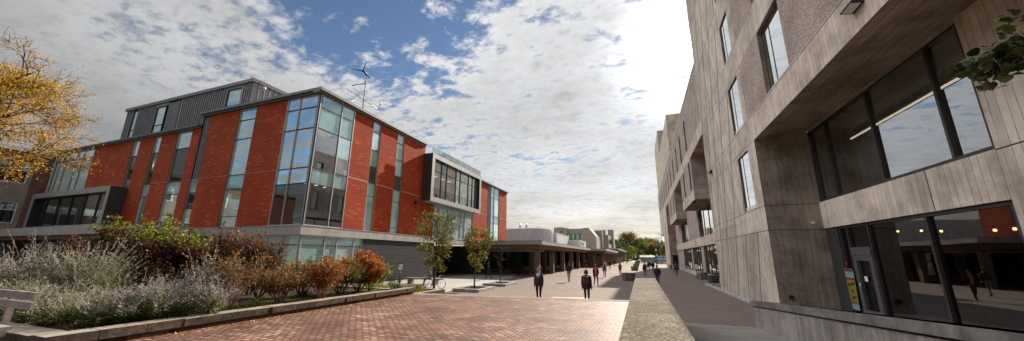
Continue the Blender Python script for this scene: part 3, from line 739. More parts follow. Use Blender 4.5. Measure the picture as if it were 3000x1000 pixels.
mb = MB(); mb.box(-17.6, -13.2, 133, 139, 0, 12.0, 'zinc'); mb.box(-13.7, -12.5, 139.5, 141, 0, 12.6, 'concb')
mb.box(-15, -11.7, 141, 158, 0, 10.8, 'concb'); mb.box(-13.2, -10.9, 158, 166, 0, 14.0, 'concb'); mb.build('stair_tower', CH)
window(CH, Fr((-11.7, 0, 0), (0, 1, 0), (1, 0, 0)), 143, 157, 7.4, 9.3, [150], [], -.02, .15, 'dark', 'mirrordk')
window(CH, Fr((-11.7, 0, 0), (0, 1, 0), (1, 0, 0)), 143, 157, 4.2, 5.9, [150], [], -.02, .15, 'dark', 'mirrordk')
mb = MB(); mb.box(-27.9, -25.6, 122, 124, 12.15, 12.5, 'zincd'); mb.tube([(-28.2, 121, 12.1), (-28.2, 121, 12.9)], .1, 'dark', 6)
mb.tube([(-26, 119.9, 10.2), (-26, 119.6, 10.9), (-25.4, 119.6, 11.1)], .14, 'zincd', 6)
mb.build('roof_plant', CH)

# ================================================================ CONCRETE BUILDING (right)
KB = thing('concrete_building', (5.5, 18.8, 0), 'board marked brutalist concrete building with deep set windows along the right side', 'building')
X5, X7, XR = 5.5, 7.6, 6.95
FK = Fr((X5, 0, 0), (0, 1, 0), (-1, 0, 0)); FR_ = Fr((X7, 0, 0), (0, 1, 0), (-1, 0, 0)); FQ = Fr((XR, 0, 0), (0, 1, 0), (-1, 0, 0))
FE = Fr((0, 18.8, 0), (1, 0, 0), (0, -1, 0))
YN = -10.0
win = [(19.95, 21.95, 4.85, 7.83), (19.95, 21.95, 9.22, 12.05), (20.1, 21.85, 13.66, 16.22), (20.1, 21.85, 18.0, 20.6), (20.1, 21.85, 22.4, 25),
       (13.95, 16.35, 9.22, 12.15), (13.95, 16.35, 13.66, 16.3), (13.95, 16.35, 18.0, 20.6), (7.6, 10.0, 9.22, 12.15), (7.6, 10.0, 13.66, 16.3)]
def km(u, v):
    if v < 7.98: return 'boards' if u < 19.95 else ('fan' if not (3.7 < v < 4.8 and u < 24) else 'boards')
    if 7.98 <= v < 9.2: return 'boards' if u < 22 else 'fan'
    for b in (12.15, 16.3, 20.6):
        if b <= v < b+1.5: return 'boards' if u < 22.8 else 'fan'
    if u > 22: return 'fan'
    if 19.3 < u: return 'boards'
    if 16.35 < u: return 'agg'
    if u > 13.95: return 'boards'
    return 'agg'
cuts = [(a, a, b, b) for a, b in ((19.3, 3.7), (22.0, 4.8), (22.8, 9.2), (24.0, 12.15), (18.8, 13.65), (18.8, 16.3), (18.8, 17.8), (18.8, 20.6), (18.8, 22.1), (13.95, 7.98), (16.35, 7.98))]
mb = MB()
FK.wall(mb, 18.8, 31.0, 0, 30, win+cuts, km, .10, 'boardsd'); mb.build('wall', KB)
mb = MB(); FK.wall(mb, YN, 18.8, 7.98, 30, win+cuts, km, .22, 'boardsd'); mb.build('wall', KB)
mb = MB()   # end faces, roof and inner lip
FE.wall(mb, 5.5, X7, 0, 8.2, [(5.5, 5.5, 3.66, 3.66)], 'boardsd', .2)
mb.build('side_wall', KB); mb = MB()
mb.face([(5.5, 31, 12.6), (5.5, 31, 30), (14, 31, 30), (14, 31, 12.6)], 'boards')
mb.build('end_wall', KB); mb = MB()
mb.face([(5.5, 31, 0), (5.5, 31, 12.6), (6.95, 31, 12.6), (6.95, 31, 0)], 'boardsd')
mb.build('return_wall', KB); mb = MB()
mb.face([(5.5, YN, 30), (14, YN, 30), (14, 31, 30), (5.5, 31, 30)], 'conc')
mb.build('roof', KB)
mb = MB(); mb.box(5.505, 5.9, YN, 18.79, 7.975, 8.3, 'boardsd'); mb.face([(5.9, YN, 8.17), (5.9, 18.79, 8.17), (X7, 18.79, 8.17), (X7, YN, 8.17)], 'boardsd'); mb.build('soffit', KB)
# horizontal joints
mb = MB()
for z in (3.66, 4.79, 8.0): FK.box(mb, 18.81 if z < 7 else 19, 30.99, z-.015, z+.015, -.01, .003, 'dark')
for z in (9.13, 12.2, 13.6, 17.7): FK.box(mb, 5, 30.99, z-.014, z+.014, -.01, .003, 'dark')
for z in (3.66, 4.79): FE.box(mb, 5.51, X7-.01, z-.015, z+.015, -.01, .003, 'dark')
mb.build('joint', KB)
for (a, b, c, d) in win:
    um = b-(b-a)*.34 if a > 19 else b-(b-a)*.36
    window(KB, FK, a+.02, b-.02, c, d, [um], [c+.22], (.07 if a > 19 else .17), .03, 'bronze', lambda i, j: 'mirror' if j else 'whitep', .012)
# bay of big windows: band, pier, glazing
mb = MB()
FR_.box(mb, 10.55, 18.79, 3.70, 4.83, -.5, .06, 'boards'); FR_.box(mb, YN, 10.55, .0, 8.16, -.5, .04, 'boards')
FR_.box(mb, 12.6, 12.63, 3.71, 4.82, .05, .063, 'dark'); FR_.box(mb, YN, 10.54, 4.80, 4.83, .03, .043, 'dark')
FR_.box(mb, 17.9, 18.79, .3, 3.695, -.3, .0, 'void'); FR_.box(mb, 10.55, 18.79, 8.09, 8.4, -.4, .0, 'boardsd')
mb.build('spandrel', KB)
window(KB, FR_, 10.6, 18.72, 4.86, 8.1, [11.72, 14.45, 17.35], [], .10, .085, 'bronze', 'glasssky', .08)
window(KB, FR_, 10.6, 17.85, .33, 3.68, [13.17, 15.92, 17.25], [], .10, .08, 'bronze', 'glassdk', .08)
mb = MB()
FR_.box(mb, 15.98, 17.2, 2.55, 2.85, -.12, .02, 'coping'); FR_.box(mb, 15.98, 16.2, .33, 2.55, -.12, .0, 'coping'); FR_.box(mb, 17.0, 17.2, .33, 2.55, -.12, .0, 'coping'); FR_.box(mb, 16.2, 17.0, 2.35, 2.55, -.12, .0, 'coping'); FR_.box(mb, 16.2, 17.0, .33, .6, -.12, .0, 'coping')
dr = mb.build('door', KB); mb = MB(); mb.tube([FR_.p(16.9, 1.2, 0), FR_.p(16.9, 1.2, .07), FR_.p(16.9, 1.55, .07), FR_.p(16.9, 1.55, 0)], .018, 'steel', 8); mb.build('handle', dr, off=Vector(dr['_o']))
mb = MB(); FR_.box(mb, 16.62, 16.80, 1.62, 1.80, -.06, -.045, 'whitep'); mb.build('notice', dr, off=Vector(dr['_o']))
# rooms behind the glazing
mb = MB()
mb.box(X7+.14, 15, YN, 19.2, 3.72, 3.95, 'inceil'); mb.box(14.8, 15, YN, 19.2, .3, 8.2, 'inwall'); mb.box(X7+.14, 15, 19.0, 19.2, .3, 8.2, 'inwall'); mb.box(X7+.14, 15, 9.6, 9.8, .3, 8.2, 'inwall')
mb.box(X7+.14, 15, YN, 19.2, .2, .31, 'wood'); mb.box(X7+.14, 15, YN, 19.2, 4.55, 4.7, 'inwall'); mb.box(X7+.14, 15, YN, 19.2, 7.95, 8.15, 'inceil')
mb.build('interior_room', KB)
mb = MB()
mb.box(9.0, 9.07, 10.2, 18.6, 7.55, 7.6, 'strip'); mb.box(11.4, 11.47, 10.2, 15, 7.55, 7.6, 'strip'); mb.build('ceiling_light', KB)
# far block
mb = MB()
sl = [40.6, 45.9, 51.0, 56.5, 61.7, 67.4, 73, 78.5, 84, 89.5, 95]
hs = [(c-.55, c+.55, 13.8, 17.3) for c in sl]
def fm2(u, v): return 'boards' if v < 13.75 else 'agg'
FK.wall(mb, 31.0, 103, 12.55, 18.9, hs+[(31, 31, 13.75, 13.75)], fm2, .4, 'boardsd')
mb.face([(5.5, 31, 12.55), (5.5, 103, 12.55), (XR, 103, 12.55), (XR, 31, 12.55)], 'boardsd')
mb.face([(5.5, 103, 8), (5.5, 103, 18.9), (16, 103, 18.9), (16, 103, 8)], 'boards')
mb.box(5.48, 16, 31.02, 103.02, 18.9, 19.1, 'concw'); mb.build('upper_wall', KB)
for h in hs: window(KB, FK, h[0]+.02, h[1]-.02, h[2], h[3], [], [], .10 if int(h[0]) % 2 else .33, .05, 'bronze', 'mirror', .05)
for (a, b), wy in (((38.8, 48.9), (40.3, 45.5)), ((58.5, 71.0), (60.5, 66.5))):
    mb = MB(); hh = [(c-.5, c+.5, 9.45, 12.4) for c in wy]
    FK.wall(mb, a, b, 8.2, 12.548, hh+[(a, a, 9.2, 9.2)], lambda u, v: 'agg' if v > 9.2 else 'boards', .4, 'boardsd')
    for y in (a, b):
        mb.face([(5.5, y, 8.2), (XR, y, 8.2), (XR, y, 9.2), (5.5, y, 9.2)], 'boards'); mb.face([(5.5, y, 9.2), (XR, y, 9.2), (XR, y, 12.55), (5.5, y, 12.55)], 'agg')
    mb.face([(5.5, a, 8.2), (5.5, b, 8.2), (XR, b, 8.2), (XR, a, 8.2)], 'boardsd')
    mb.build('projecting_bay', KB)
    for h in hh: window(KB, FK, h[0]+.02, h[1]-.02, h[2], h[3], [], [], .10 if int(h[0]) % 2 else .33, .05, 'bronze', 'mirror', .05)
    mb = MB(); FK.box(mb, a+1.6, a+2.1, 8.02, 8.2, -.3, .05, 'black'); mb.build('wall_lamp', KB)
mb = MB()
rh = [(39.2, 48.3, 4.8, 8.1), (59.2, 67.9, 4.8, 8.1), (37.0, 46.6, .6, 3.7), (48.6, 56.2, .6, 3.7), (57.6, 67.5, .6, 3.7)]
FQ.wall(mb, 31, 78, 0, 12.56, rh+[(31, 31, 3.75, 3.75), (31, 31, 4.8, 4.8)], lambda u, v: 'boards' if 3.7 < v < 4.8 or v < .6 else 'agg', .3, 'boardsd')
FQ.box(mb, 31.01, 78, 3.75, 4.79, 0, .12, 'boards'); mb.build('recessed_wall', KB)
for h in rh[:2]: window(KB, FQ, h[0]+.02, h[1]-.02, h[2], h[3], [h[0]+3.2, h[0]+6.4], [], .25, .06, 'bronze', 'mirror', .05)
for h in rh[2:]: window(KB, FQ, h[0]+.02, h[1]-.02, h[2], h[3], [h[0]+(h[1]-h[0])*k/4 for k in (1, 2, 3)], [], .22, .07, 'bronze', 'mirror', .05)
mb = MB(); FP = Fr((0, 78.3, 0), (1, 0, 0), (0, -1, 0))
FK.wall(mb, 78.3, 92, 0, 12.55, [(84, 85, 4, 10)], 'boards', .3, 'boardsd'); FP.wall(mb, 5.5, 9, 0, 12.55, [(5.95, 8.2, 0, 2.85)], 'boardsd', .6, 'dark'); FP.quad(mb, 5.95, 8.2, 0, 2.85, -.6, 'void')
FP.box(mb, 7.0, 7.1, 0, 2.85, -.6, -.5, 'zinc'); mb.box(5.45, 5.5, 78.25, 84, 0, .9, 'zincd')
FK.box(mb, 92, 103, 8, 12.549, -3, 0, 'boards'); mb.build('pier', KB)
for a, b, z in ((59, 83, 25.6), (83, 100, 31.3)):
    mb = MB(); FK.wall(mb, a, b, 18.95, z, [], 'boards', .2); P = Fr((0, a, 0), (1, 0, 0), (0, -1, 0))
    P.wall(mb, 5.5, 14, 18.95, z, [(7.2, 7.2, z-2.6, z-2.6)], lambda u, v: 'agg' if u > 7.2 and v < z-2.6 else 'boards', .2)
    if z < 30: P.box(mb, 8.6, 9.2, 19, z-2.6, 0, .1, 'concw')
    mb.face([(5.5, a, z), (14, a, z), (14, b, z), (5.5, b, z)], 'conc'); mb.face([(5.5, b, 18.95), (5.5, b, z), (14, b, z), (14, b, 18.95)], 'boards'); mb.build('stair_tower', KB)
# lamps on the wall
def wl(p, s=.2):
    m = MB(); x, y, z = p
    P = [(x-.28, y-s, z), (x, y-s, z-.06), (x, y+s, z-.06), (x-.28, y+s, z)]; Q = [(x-.06, y-s, z+.24), (x, y-s, z+.24), (x, y+s, z+.24), (x-.06, y+s, z+.24)]
    m.hexa(P[::-1]+Q[::-1], 'black'); w = m.build('wall_lamp', KB)
    m = MB(); m.face([(x-.25, y-s+.03, z-.012), (x-.05, y-s+.03, z-.055), (x-.05, y+s-.03, z-.055), (x-.25, y+s-.03, z-.012)], 'whitep'); m.build('lens', w, off=Vector(w['_o']))
wl(gx(2086, 508, 5.5)); wl(gx(2515, 18, 5.5), .24)
mb = MB(); FE.box(mb, 5.86, 6.02, .7, .86, 0, .05, 'black'); mb.build('vent', KB)
mb = MB(); mb.tube([FE.p(7.17, 3.95, 0), FE.p(7.17, 3.95, .12)], .06, 'whitep', 10); mb.build('sensor', KB)
mb = MB(); mb.prism([(5.5, 22.6), (5.3, 22.6), (5.32, 37.2), (6.9, 37.2), (6.9, 36.9), (5.5, 36.9)], 0, .13, 'conc'); mb.build('base_kerb', KB)

# ================================================================ WALLS NEAR THE CAMERA
LW = thing('concrete_wall', (.06, 6, HT), 'long low concrete wall with a speckled flat top between the brick terrace and the ramp', 'wall')
mb = MB(); mb.prism([(-.205, -20), (.385, -20), (.385, 13.9), (-.245, 13.6)], -.4, 1.6, 'rail'); mb.build('wall', LW)
mb = MB(); mb.prism([(-.225, -20), (.405, -20), (.415, 14.02), (-.265, 13.72)], 1.6, 1.68, 'walltop'); mb.build('wall_top', LW)
RW = thing('parapet_wall', (3.8, 15.2, 0), 'board marked concrete parapet sloping up along the ramp at lower right', 'wall')
mb = MB(); zc = lambda x, y: min(.91+(15.35-y)*.0785, 1.74)
mb.prism([(3.63, 15.3), (3.66, 4.8), (3.66, -20), (3.9, -20), (3.9, 4.8), (3.93, 15.3)], -.4, lambda x, y: zc(x, y)-.2, 'rail'); mb.build('wall', RW)
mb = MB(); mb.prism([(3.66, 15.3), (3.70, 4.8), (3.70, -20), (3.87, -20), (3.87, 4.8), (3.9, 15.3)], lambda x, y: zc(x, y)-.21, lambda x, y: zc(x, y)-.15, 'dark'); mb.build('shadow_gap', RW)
mb = MB(); mb.prism([(3.58, 15.4), (3.60, 4.8), (3.60, -20), (3.98, -20), (3.98, 4.8), (3.98, 15.4)], lambda x, y: zc(x, y)-.16, zc, 'cap'); mb.build('coping', RW)
# stone curb of the planted bed
SCB = thing('stone_kerb', (-9.2, 8, HT), 'low split face stone block kerb edging the shrub bed beside the brick terrace', 'kerb')
mb = MB()
def course(poly, z0, z1, side, top): mb.prism(poly, z0, z1, side, top, side)
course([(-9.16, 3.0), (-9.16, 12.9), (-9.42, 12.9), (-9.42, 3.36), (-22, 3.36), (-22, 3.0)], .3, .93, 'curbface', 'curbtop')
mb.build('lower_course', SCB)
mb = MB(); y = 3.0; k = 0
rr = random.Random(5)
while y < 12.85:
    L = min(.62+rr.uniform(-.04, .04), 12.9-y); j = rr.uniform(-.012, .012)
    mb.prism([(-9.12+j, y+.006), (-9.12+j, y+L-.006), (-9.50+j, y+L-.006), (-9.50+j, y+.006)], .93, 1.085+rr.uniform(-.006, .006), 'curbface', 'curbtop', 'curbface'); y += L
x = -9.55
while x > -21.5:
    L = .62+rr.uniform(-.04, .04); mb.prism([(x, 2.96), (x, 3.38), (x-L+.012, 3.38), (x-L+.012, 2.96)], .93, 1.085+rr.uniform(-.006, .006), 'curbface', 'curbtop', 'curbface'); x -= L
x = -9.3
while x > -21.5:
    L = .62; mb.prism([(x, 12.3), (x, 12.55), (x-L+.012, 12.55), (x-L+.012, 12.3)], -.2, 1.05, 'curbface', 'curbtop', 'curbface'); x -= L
mb.build('capping_block', SCB)
KB2 = thing('planter_box', (-11.5, 16, 0), 'low stone planter of yellow green tufts at the foot of the steps', 'planter')
mb = MB(); c0, c1 = (-10.55, 15.1), (-10.45, 17.5)
for P in ([(-10.75, 14.9), (-10.4, 14.9), (-10.4, 17.5), (-10.75, 17.5)], [(-16, 17.2), (-10.76, 17.2), (-10.76, 17.5), (-16, 17.5)], [(-16, 14.9), (-10.76, 14.9), (-10.76, 15.2), (-16, 15.2)]): mb.prism(P, 0, .6, 'curbface', 'curbtop', 'curbface')
mb.build('wall', KB2); mb = MB(); mb.prism([(-15.9, 15.2), (-10.8, 15.2), (-10.8, 17.2), (-15.9, 17.2)], 0, .5, 'soil'); mb.build('soil', KB2)
# ================================================================ VEGETATION
def np_mesh(name, V, F4, mat, parent=None, smooth=False):
    """fast mesh from numpy: V (n,3), F4 (m,4)"""
    me = bpy.data.meshes.new(name); n, m = len(V), len(F4)
    me.vertices.add(n); me.vertices.foreach_set('co', V.astype(np.float32).ravel())
    me.loops.add(m*4); me.loops.foreach_set('vertex_index', F4.astype(np.int32).ravel())
    me.polygons.add(m); me.polygons.foreach_set('loop_start', np.arange(0, m*4, 4, dtype=np.int32))
    me.update(calc_edges=True); me.validate()
    me.materials.append(mat)
    o = bpy.data.objects.new(name, me); COL.objects.link(o)
    if parent is not None: o.parent = parent
    return o
def leaves(P, size, rng, mat, name='foliage', parent=None, wid=.62, up=.3, dirs=None, fold=.25):
    """one folded four-point leaf per point"""
    n = len(P); P = np.asarray(P)
    s = size*rng.uniform(.6, 1.35, n)[:, None]
    a = rng.normal(size=(n, 3))
    if dirs is not None: a = a*.8+np.asarray(dirs)*1.2
    a[:, 2] -= .2; a /= np.linalg.norm(a, axis=1)[:, None]
    nn = rng.normal(size=(n, 3)); nn[:, 2] += up*3
    b = np.cross(a, nn); b /= np.linalg.norm(b, axis=1)[:, None]+1e-9; c = np.cross(a, b)
    v = np.stack([P-a*s*.5, P+b*s*wid*.5+c*s*fold*.3, P+a*s*.5, P-b*s*wid*.5+c*s*fold*.3], 1).reshape(-1, 3)
    f = np.arange(n*4).reshape(-1, 4)
    return np_mesh(name, v, f, mat, parent)
def branchy(mb, mat, base, d, L, r, depth, rng, tips, spread=.7, kids=(3, 4), shrink=.68, up=.15, n=6, wob=.12, minr=.004):
    """recursive limb; records (point, direction, level) along outer limbs"""
    pts = [Vector(base)]; dv = Vector(d).normalized(); seg = 4; rad = [r]
    for i in range(seg):
        dv = (dv+Vector((rng.uniform(-wob, wob), rng.uniform(-wob, wob), rng.uniform(-wob, wob)+up*.2))).normalized()
        pts.append(pts[-1]+dv*(L/seg)); rad.append(max(r*(1-.45*(i+1)/seg), minr))
    mb.tube(pts, rad, mat, n=max(3, n), cap=False)
    if depth <= 1:
        for i, p in enumerate(pts[1:]): tips.append((p, dv.copy(), depth))
    if depth == 0: return
    for k in range(rng.randint(*kids)):
        t = rng.uniform(.35, 1.0); i = min(int(t*seg), seg-1); p = pts[i].lerp(pts[i+1], t*seg-i)
        ax = dv.orthogonal().normalized(); ax = Matrix.Rotation(rng.uniform(0, 2*math.pi), 3, dv)@ax
        nd = (dv*(1-spread*.45)+ax*spread+Vector((0, 0, up))).normalized()
        branchy(mb, mat, p, nd, L*shrink*rng.uniform(.75, 1.15), rad[i]*.62, depth-1, rng, tips, spread, kids, shrink, up, n-1, wob, minr)
def tree(name, label, cat, loc, h, crown, leaf, nleaf, size, seed, trunk_h=.3, r=.06, spread=.6, depth=3, bark='bark', group=None, kids=(4, 6), scat=.25, limbs=7, elong=1.0, twig=True, trunkname='trunk', leafup=.3, shrinkv=.66):
    rng = random.Random(seed); nr = np.random.default_rng(seed)
    t = thing(name, loc, label, cat, group, local=True)
    mb = MB(); tips = []
    top = h*.92; pts = []; rad = []
    for i in range(9):
        f = i/8; pts.append(Vector((math.sin(f*3+seed)*.02*h*f, math.cos(f*4+seed)*.02*h*f, top*f))); rad.append(r*(1-.85*f)+.004)
    mb.tube(pts, rad, bark, 8)
    for k in range(limbs):
        f = trunk_h+(1-trunk_h)*(k+.3)/limbs*.95
        a = k*2.4+rng.uniform(-.4, .4); i = min(int(f*8*h*.92/top), 7); p = pts[i].lerp(pts[i+1], f*8-i if f*8-i <= 1 else 1)
        w = crown*(math.sin(math.pi*min(1, .25+.75*(1-(f-trunk_h)/(1-trunk_h)+.0)))*.75+.25)
        if elong != 1: w *= 1
        el = rng.uniform(.35, .8)
        branchy(mb, bark, p, (math.cos(a), math.sin(a), el), w*.62, r*(1-.8*f)*.5+.004, depth-1, rng, tips, spread, kids, shrinkv, .12, 5, .14)
    mb.build(trunkname, t)
    if nleaf:
        P = np.array([tuple(q[0]) for q in tips]); D = np.array([tuple(q[1]) for q in tips])
        ix = nr.integers(0, len(P), nleaf)
        pos = P[ix]+nr.normal(size=(nleaf, 3))*scat*crown*.35
        pos[:, 2] = np.maximum(pos[:, 2], trunk_h*h*.75)
        leaves(pos, size, nr, leaf, 'crown', t, up=leafup)
    return t
L = {}
L['yellow'] = leafmat('autumn_yellow_leaf', [(.60, .30, .012), (.68, .40, .02), (.50, .21, .01), (.56, .33, .015), (.42, .25, .02), (.34, .27, .03)], .5)
L['green'] = leafmat('green_turning_leaf', [(.075, .11, .018), (.12, .15, .02), (.19, .19, .03), (.05, .075, .015), (.24, .20, .03), (.28, .11, .025)], .5, .5)
L['olive'] = leafmat('olive_rust_leaf', [(.075, .10, .02), (.12, .14, .025), (.15, .13, .03), (.26, .10, .03), (.05, .07, .018), (.14, .16, .03)], .5, .5)
L['purple'] = leafmat('purple_leaf', [(.055, .025, .022), (.085, .035, .028), (.05, .026, .026), (.13, .055, .03), (.07, .045, .03), (.24, .085, .03), (.12, .10, .025)], .5, .45)
L['lime'] = leafmat('yellow_green_leaf', [(.20, .24, .025), (.28, .28, .03), (.13, .17, .02), (.10, .09, .02), (.22, .16, .03)], .55, .4)
L['orange'] = leafmat('orange_leaf', [(.42, .13, .025), (.30, .10, .03), (.45, .22, .03), (.20, .10, .04), (.24, .16, .06)], .4)
L['red'] = leafmat('red_orange_leaf', [(.50, .06, .03), (.46, .13, .02), (.42, .24, .03), (.30, .26, .03), (.16, .18, .03), (.52, .17, .03), (.55, .05, .05)], .4, .35)
L['redpink'] = leafmat('crimson_leaf', [(.42, .05, .035), (.35, .12, .04), (.28, .19, .06), (.20, .16, .06), (.40, .15, .05)], .4)
L['dry'] = leafmat('dry_brown_leaf', [(.16, .09, .045), (.22, .13, .05), (.12, .08, .04), (.28, .12, .04), (.20, .17, .06)], .35)
L['sageleaf'] = leafmat('grey_green_leaf', [(.09, .12, .03), (.17, .20, .055), (.06, .085, .02), (.15, .19, .035), (.20, .20, .09)], .45, .6)
L['sagetan'] = leafmat('faded_flower', [(.36, .33, .26), (.46, .42, .34), (.28, .27, .18), (.40, .34, .36)], .4, .8)
L['sageflower'] = leafmat('lavender_flower', [(.33, .27, .33), (.42, .36, .40), (.22, .17, .24), (.58, .52, .52), (.34, .30, .28)], .35, .8)
L['low'] = leafmat('bright_green_leaf', [(.16, .24, .03), (.22, .28, .05), (.10, .17, .03)], .4)
L['tuft'] = leafmat('yellow_grass', [(.30, .28, .06), (.22, .23, .04), (.38, .33, .08), (.16, .19, .035)], .4, .7)
L['pine'] = leafmat('dark_evergreen', [(.018, .032, .014), (.03, .045, .018), (.012, .022, .011), (.04, .055, .02)], .15, .6)
L['fary'] = leafmat('far_yellow', [(.30, .23, .035), (.24, .21, .035), (.36, .25, .03), (.18, .18, .04)], .35)
L['farg'] = leafmat('far_green', [(.07, .11, .02), (.10, .14, .03), (.05, .08, .018), (.14, .16, .03)], .35)
L['faro'] = leafmat('far_orange', [(.30, .14, .03), (.24, .15, .04), (.20, .10, .03), (.28, .20, .05)], .35)
L['vine'] = leafmat('dark_broad_leaf', [(.030, .045, .010), (.05, .065, .012), (.018, .028, .008), (.075, .085, .015), (.035, .035, .012)], .25, .35)
L['litter'] = leafmat('fallen_leaf', [(.40, .18, .05), (.48, .30, .10), (.30, .12, .05), (.55, .42, .2)], .2, .8)

def shrub(label, px, Y, top_px, w, leaf, nleaf, size, seed, stems=9, shoots=0, stemmat='bark', zb=1.0, bare=.25, name='shrub', lean=.55, group=None, dens=.5, extra=None, kids=(3, 4), loc=None, hh=None):
    p = loc or gy(px, 700, Y); loc = Vector((p[0], p[1], zb))
    h = hh or (gy(px, top_px, Y).z-zb)
    hf = h
    if shoots: h *= .88; nleaf = int(nleaf*1.3); size *= 1.12
    rng = random.Random(seed); nr = np.random.default_rng(seed)
    t = thing(name, loc, label, 'shrub', group, local=True); mb = MB(); tips = []
    for k in range(stems):
        a = 2*math.pi*k/stems+rng.uniform(-.3, .3); ln = rng.uniform(.12, lean)
        d = Vector((math.cos(a)*ln, math.sin(a)*ln, 1)).normalized()
        branchy(mb, stemmat, (math.cos(a)*.06, math.sin(a)*.06, 0), d, h*rng.uniform(.45, .62), .016*rng.uniform(.8, 1.3), 2, rng, tips, dens, kids, .62, .28, 5, .10, .0035)
    SP = []
    for k in range(shoots):
        a = rng.uniform(0, 6.28); o_ = rng.uniform(0, .3)*w*(k > 0); b = Vector((math.cos(a)*o_, math.sin(a)*o_, h*.4)); e = b+Vector((rng.gauss(0, .1), rng.gauss(0, .1), hf*(1.0 if k == 0 else rng.uniform(.84, .98))-h*.4))
        mb.tube([b, b.lerp(e, .5), e], [.009, .007, .003], stemmat, 4, True, False)
        for j in range(44):
            u = rng.uniform(.5, 1.0); SP.append(tuple(b.lerp(e, u)+Vector((rng.gauss(0, .06), rng.gauss(0, .06), rng.gauss(0, .02)))*(1.35-u*.7)))
    mb.build('stem', t)
    if SP: leaves(np.array(SP), size*1.1, nr, (extra[0] if extra else leaf), 'shoot_leaf', t)
    P = np.array([tuple(q[0]) for q in tips]); D = np.array([tuple(q[1]) for q in tips])
    k = h/max(P[:, 2].max(), .1)
    keep = P[:, 2] > bare*h
    P, D = P[keep], D[keep]
    ix = nr.integers(0, len(P), nleaf); pos = P[ix]+nr.normal(size=(nleaf, 3))*np.array([w, w, h*.5])*.085
    pos[:, 2] = np.clip(pos[:, 2], bare*h*.7, h*1.08)
    if extra:
        ex, frac = extra; m = pos[:, 2] > h*frac
        m &= nr.uniform(size=nleaf) < .75
        leaves(pos[m], size, nr, ex, 'foliage', t, dirs=D[ix][m]); pos = pos[~m]; D2 = D[ix][~m]
        leaves(pos, size, nr, leaf, 'foliage', t, dirs=D2)
    else: leaves(pos, size, nr, leaf, 'foliage', t, dirs=D[ix])
    return t
# dark leaved bushes at the back of the bed
shrub('tall purple leaved bush with one high yellow green shoot, leftmost in the bed', 345, 6.4, 632, 1.5, L['purple'], 4200, .085, 11, 10, 4, extra=(L['lime'], .92), lean=.45)
shrub('purple leaved bush with the highest yellow green shoots', 480, 6.8, 624, 1.5, L['purple'], 4200, .085, 12, 10, 7, extra=(L['lime'], .76), lean=.5)
shrub('yellow green topped dark bush right of the tallest shoots', 570, 7.4, 668, 1.4, L['purple'], 3600, .08, 13, 9, 4, extra=(L['lime'], .84), lean=.5)
shrub('dark purple bush with one thin upright shoot in front of the brick corner', 640, 8.4, 648, 1.5, L['purple'], 4200, .08, 14, 10, 1, lean=.42)
shrub('broad dark purple bush with a few rust coloured leaves', 755, 8.8, 672, 1.7, L['purple'], 4800, .075, 15, 10, 3, lean=.5, extra=(L['dry'], .92))
shrub('low purple bush filling the gap behind the lavender', 235, 6.2, 690, 1.3, L['purple'], 3000, .08, 16, 9, 2, lean=.7)
shrub('dark low bush behind the bare stems', 585, 6.6, 775, 1.5, L['purple'], 3000, .07, 17, 9, lean=.8, bare=.05)
shrub('dark low bush between the lavender and the tall shoots', 440, 6.2, 760, 1.5, L['purple'], 3000, .07, 27, 9, lean=.8, bare=.05)
shrub('bare stemmed shrub with sparse orange leaves and pale stems', 702, 6.35, 728, 1.3, L['dry'], 1500, .07, 18, 9, 0, 'barkp', bare=.38, extra=(L['orange'], .85), lean=.75)
shrub('dry twiggy shrub with pale branches and some orange leaves', 845, 7.7, 760, 1.4, L['dry'], 2400, .06, 19, 12, 2, 'barkp', bare=.08, extra=(L['orange'], .75), lean=.95)
shrub('olive bush between dry twiggy shrubs', 785, 8.4, 770, 1.7, L['purple'], 3000, .065, 20, 10, lean=1.0, bare=.05)
shrub('orange and crimson twiggy shrub with pale stems', 965, 9.0, 742, 1.5, L['redpink'], 2800, .07, 21, 12, 3, 'barkp', bare=.05, lean=.95, extra=(L['orange'], .8))
shrub('thin grey green shrub with upright wisps', 905, 9.2, 745, 1.4, L['sageleaf'], 2600, .06, 22, 13, 6, lean=.85, bare=.05)
shrub('olive green shrub next to the crimson twiggy shrub', 1015, 10.2, 770, 1.6, L['olive'], 3000, .07, 23, 10, lean=1.0, bare=.05)
shrub('full bright red, orange and green shrub at the end of the bed', 1065, 11.2, 728, 1.6, L['red'], 4200, .095, 24, 12, 3, bare=.02, lean=.95)
shrub('small green rimmed shrub right of the red shrub', 1100, 11.7, 745, 1.3, L['lime'], 1700, .08, 25, 9, 2, bare=.02, lean=.85)
shrub('small leafless twiggy plant at the end of the bed', 1168, 12.0, 800, .5, L['dry'], 25, .03, 26, 9, 0, 'twig', lean=.9)
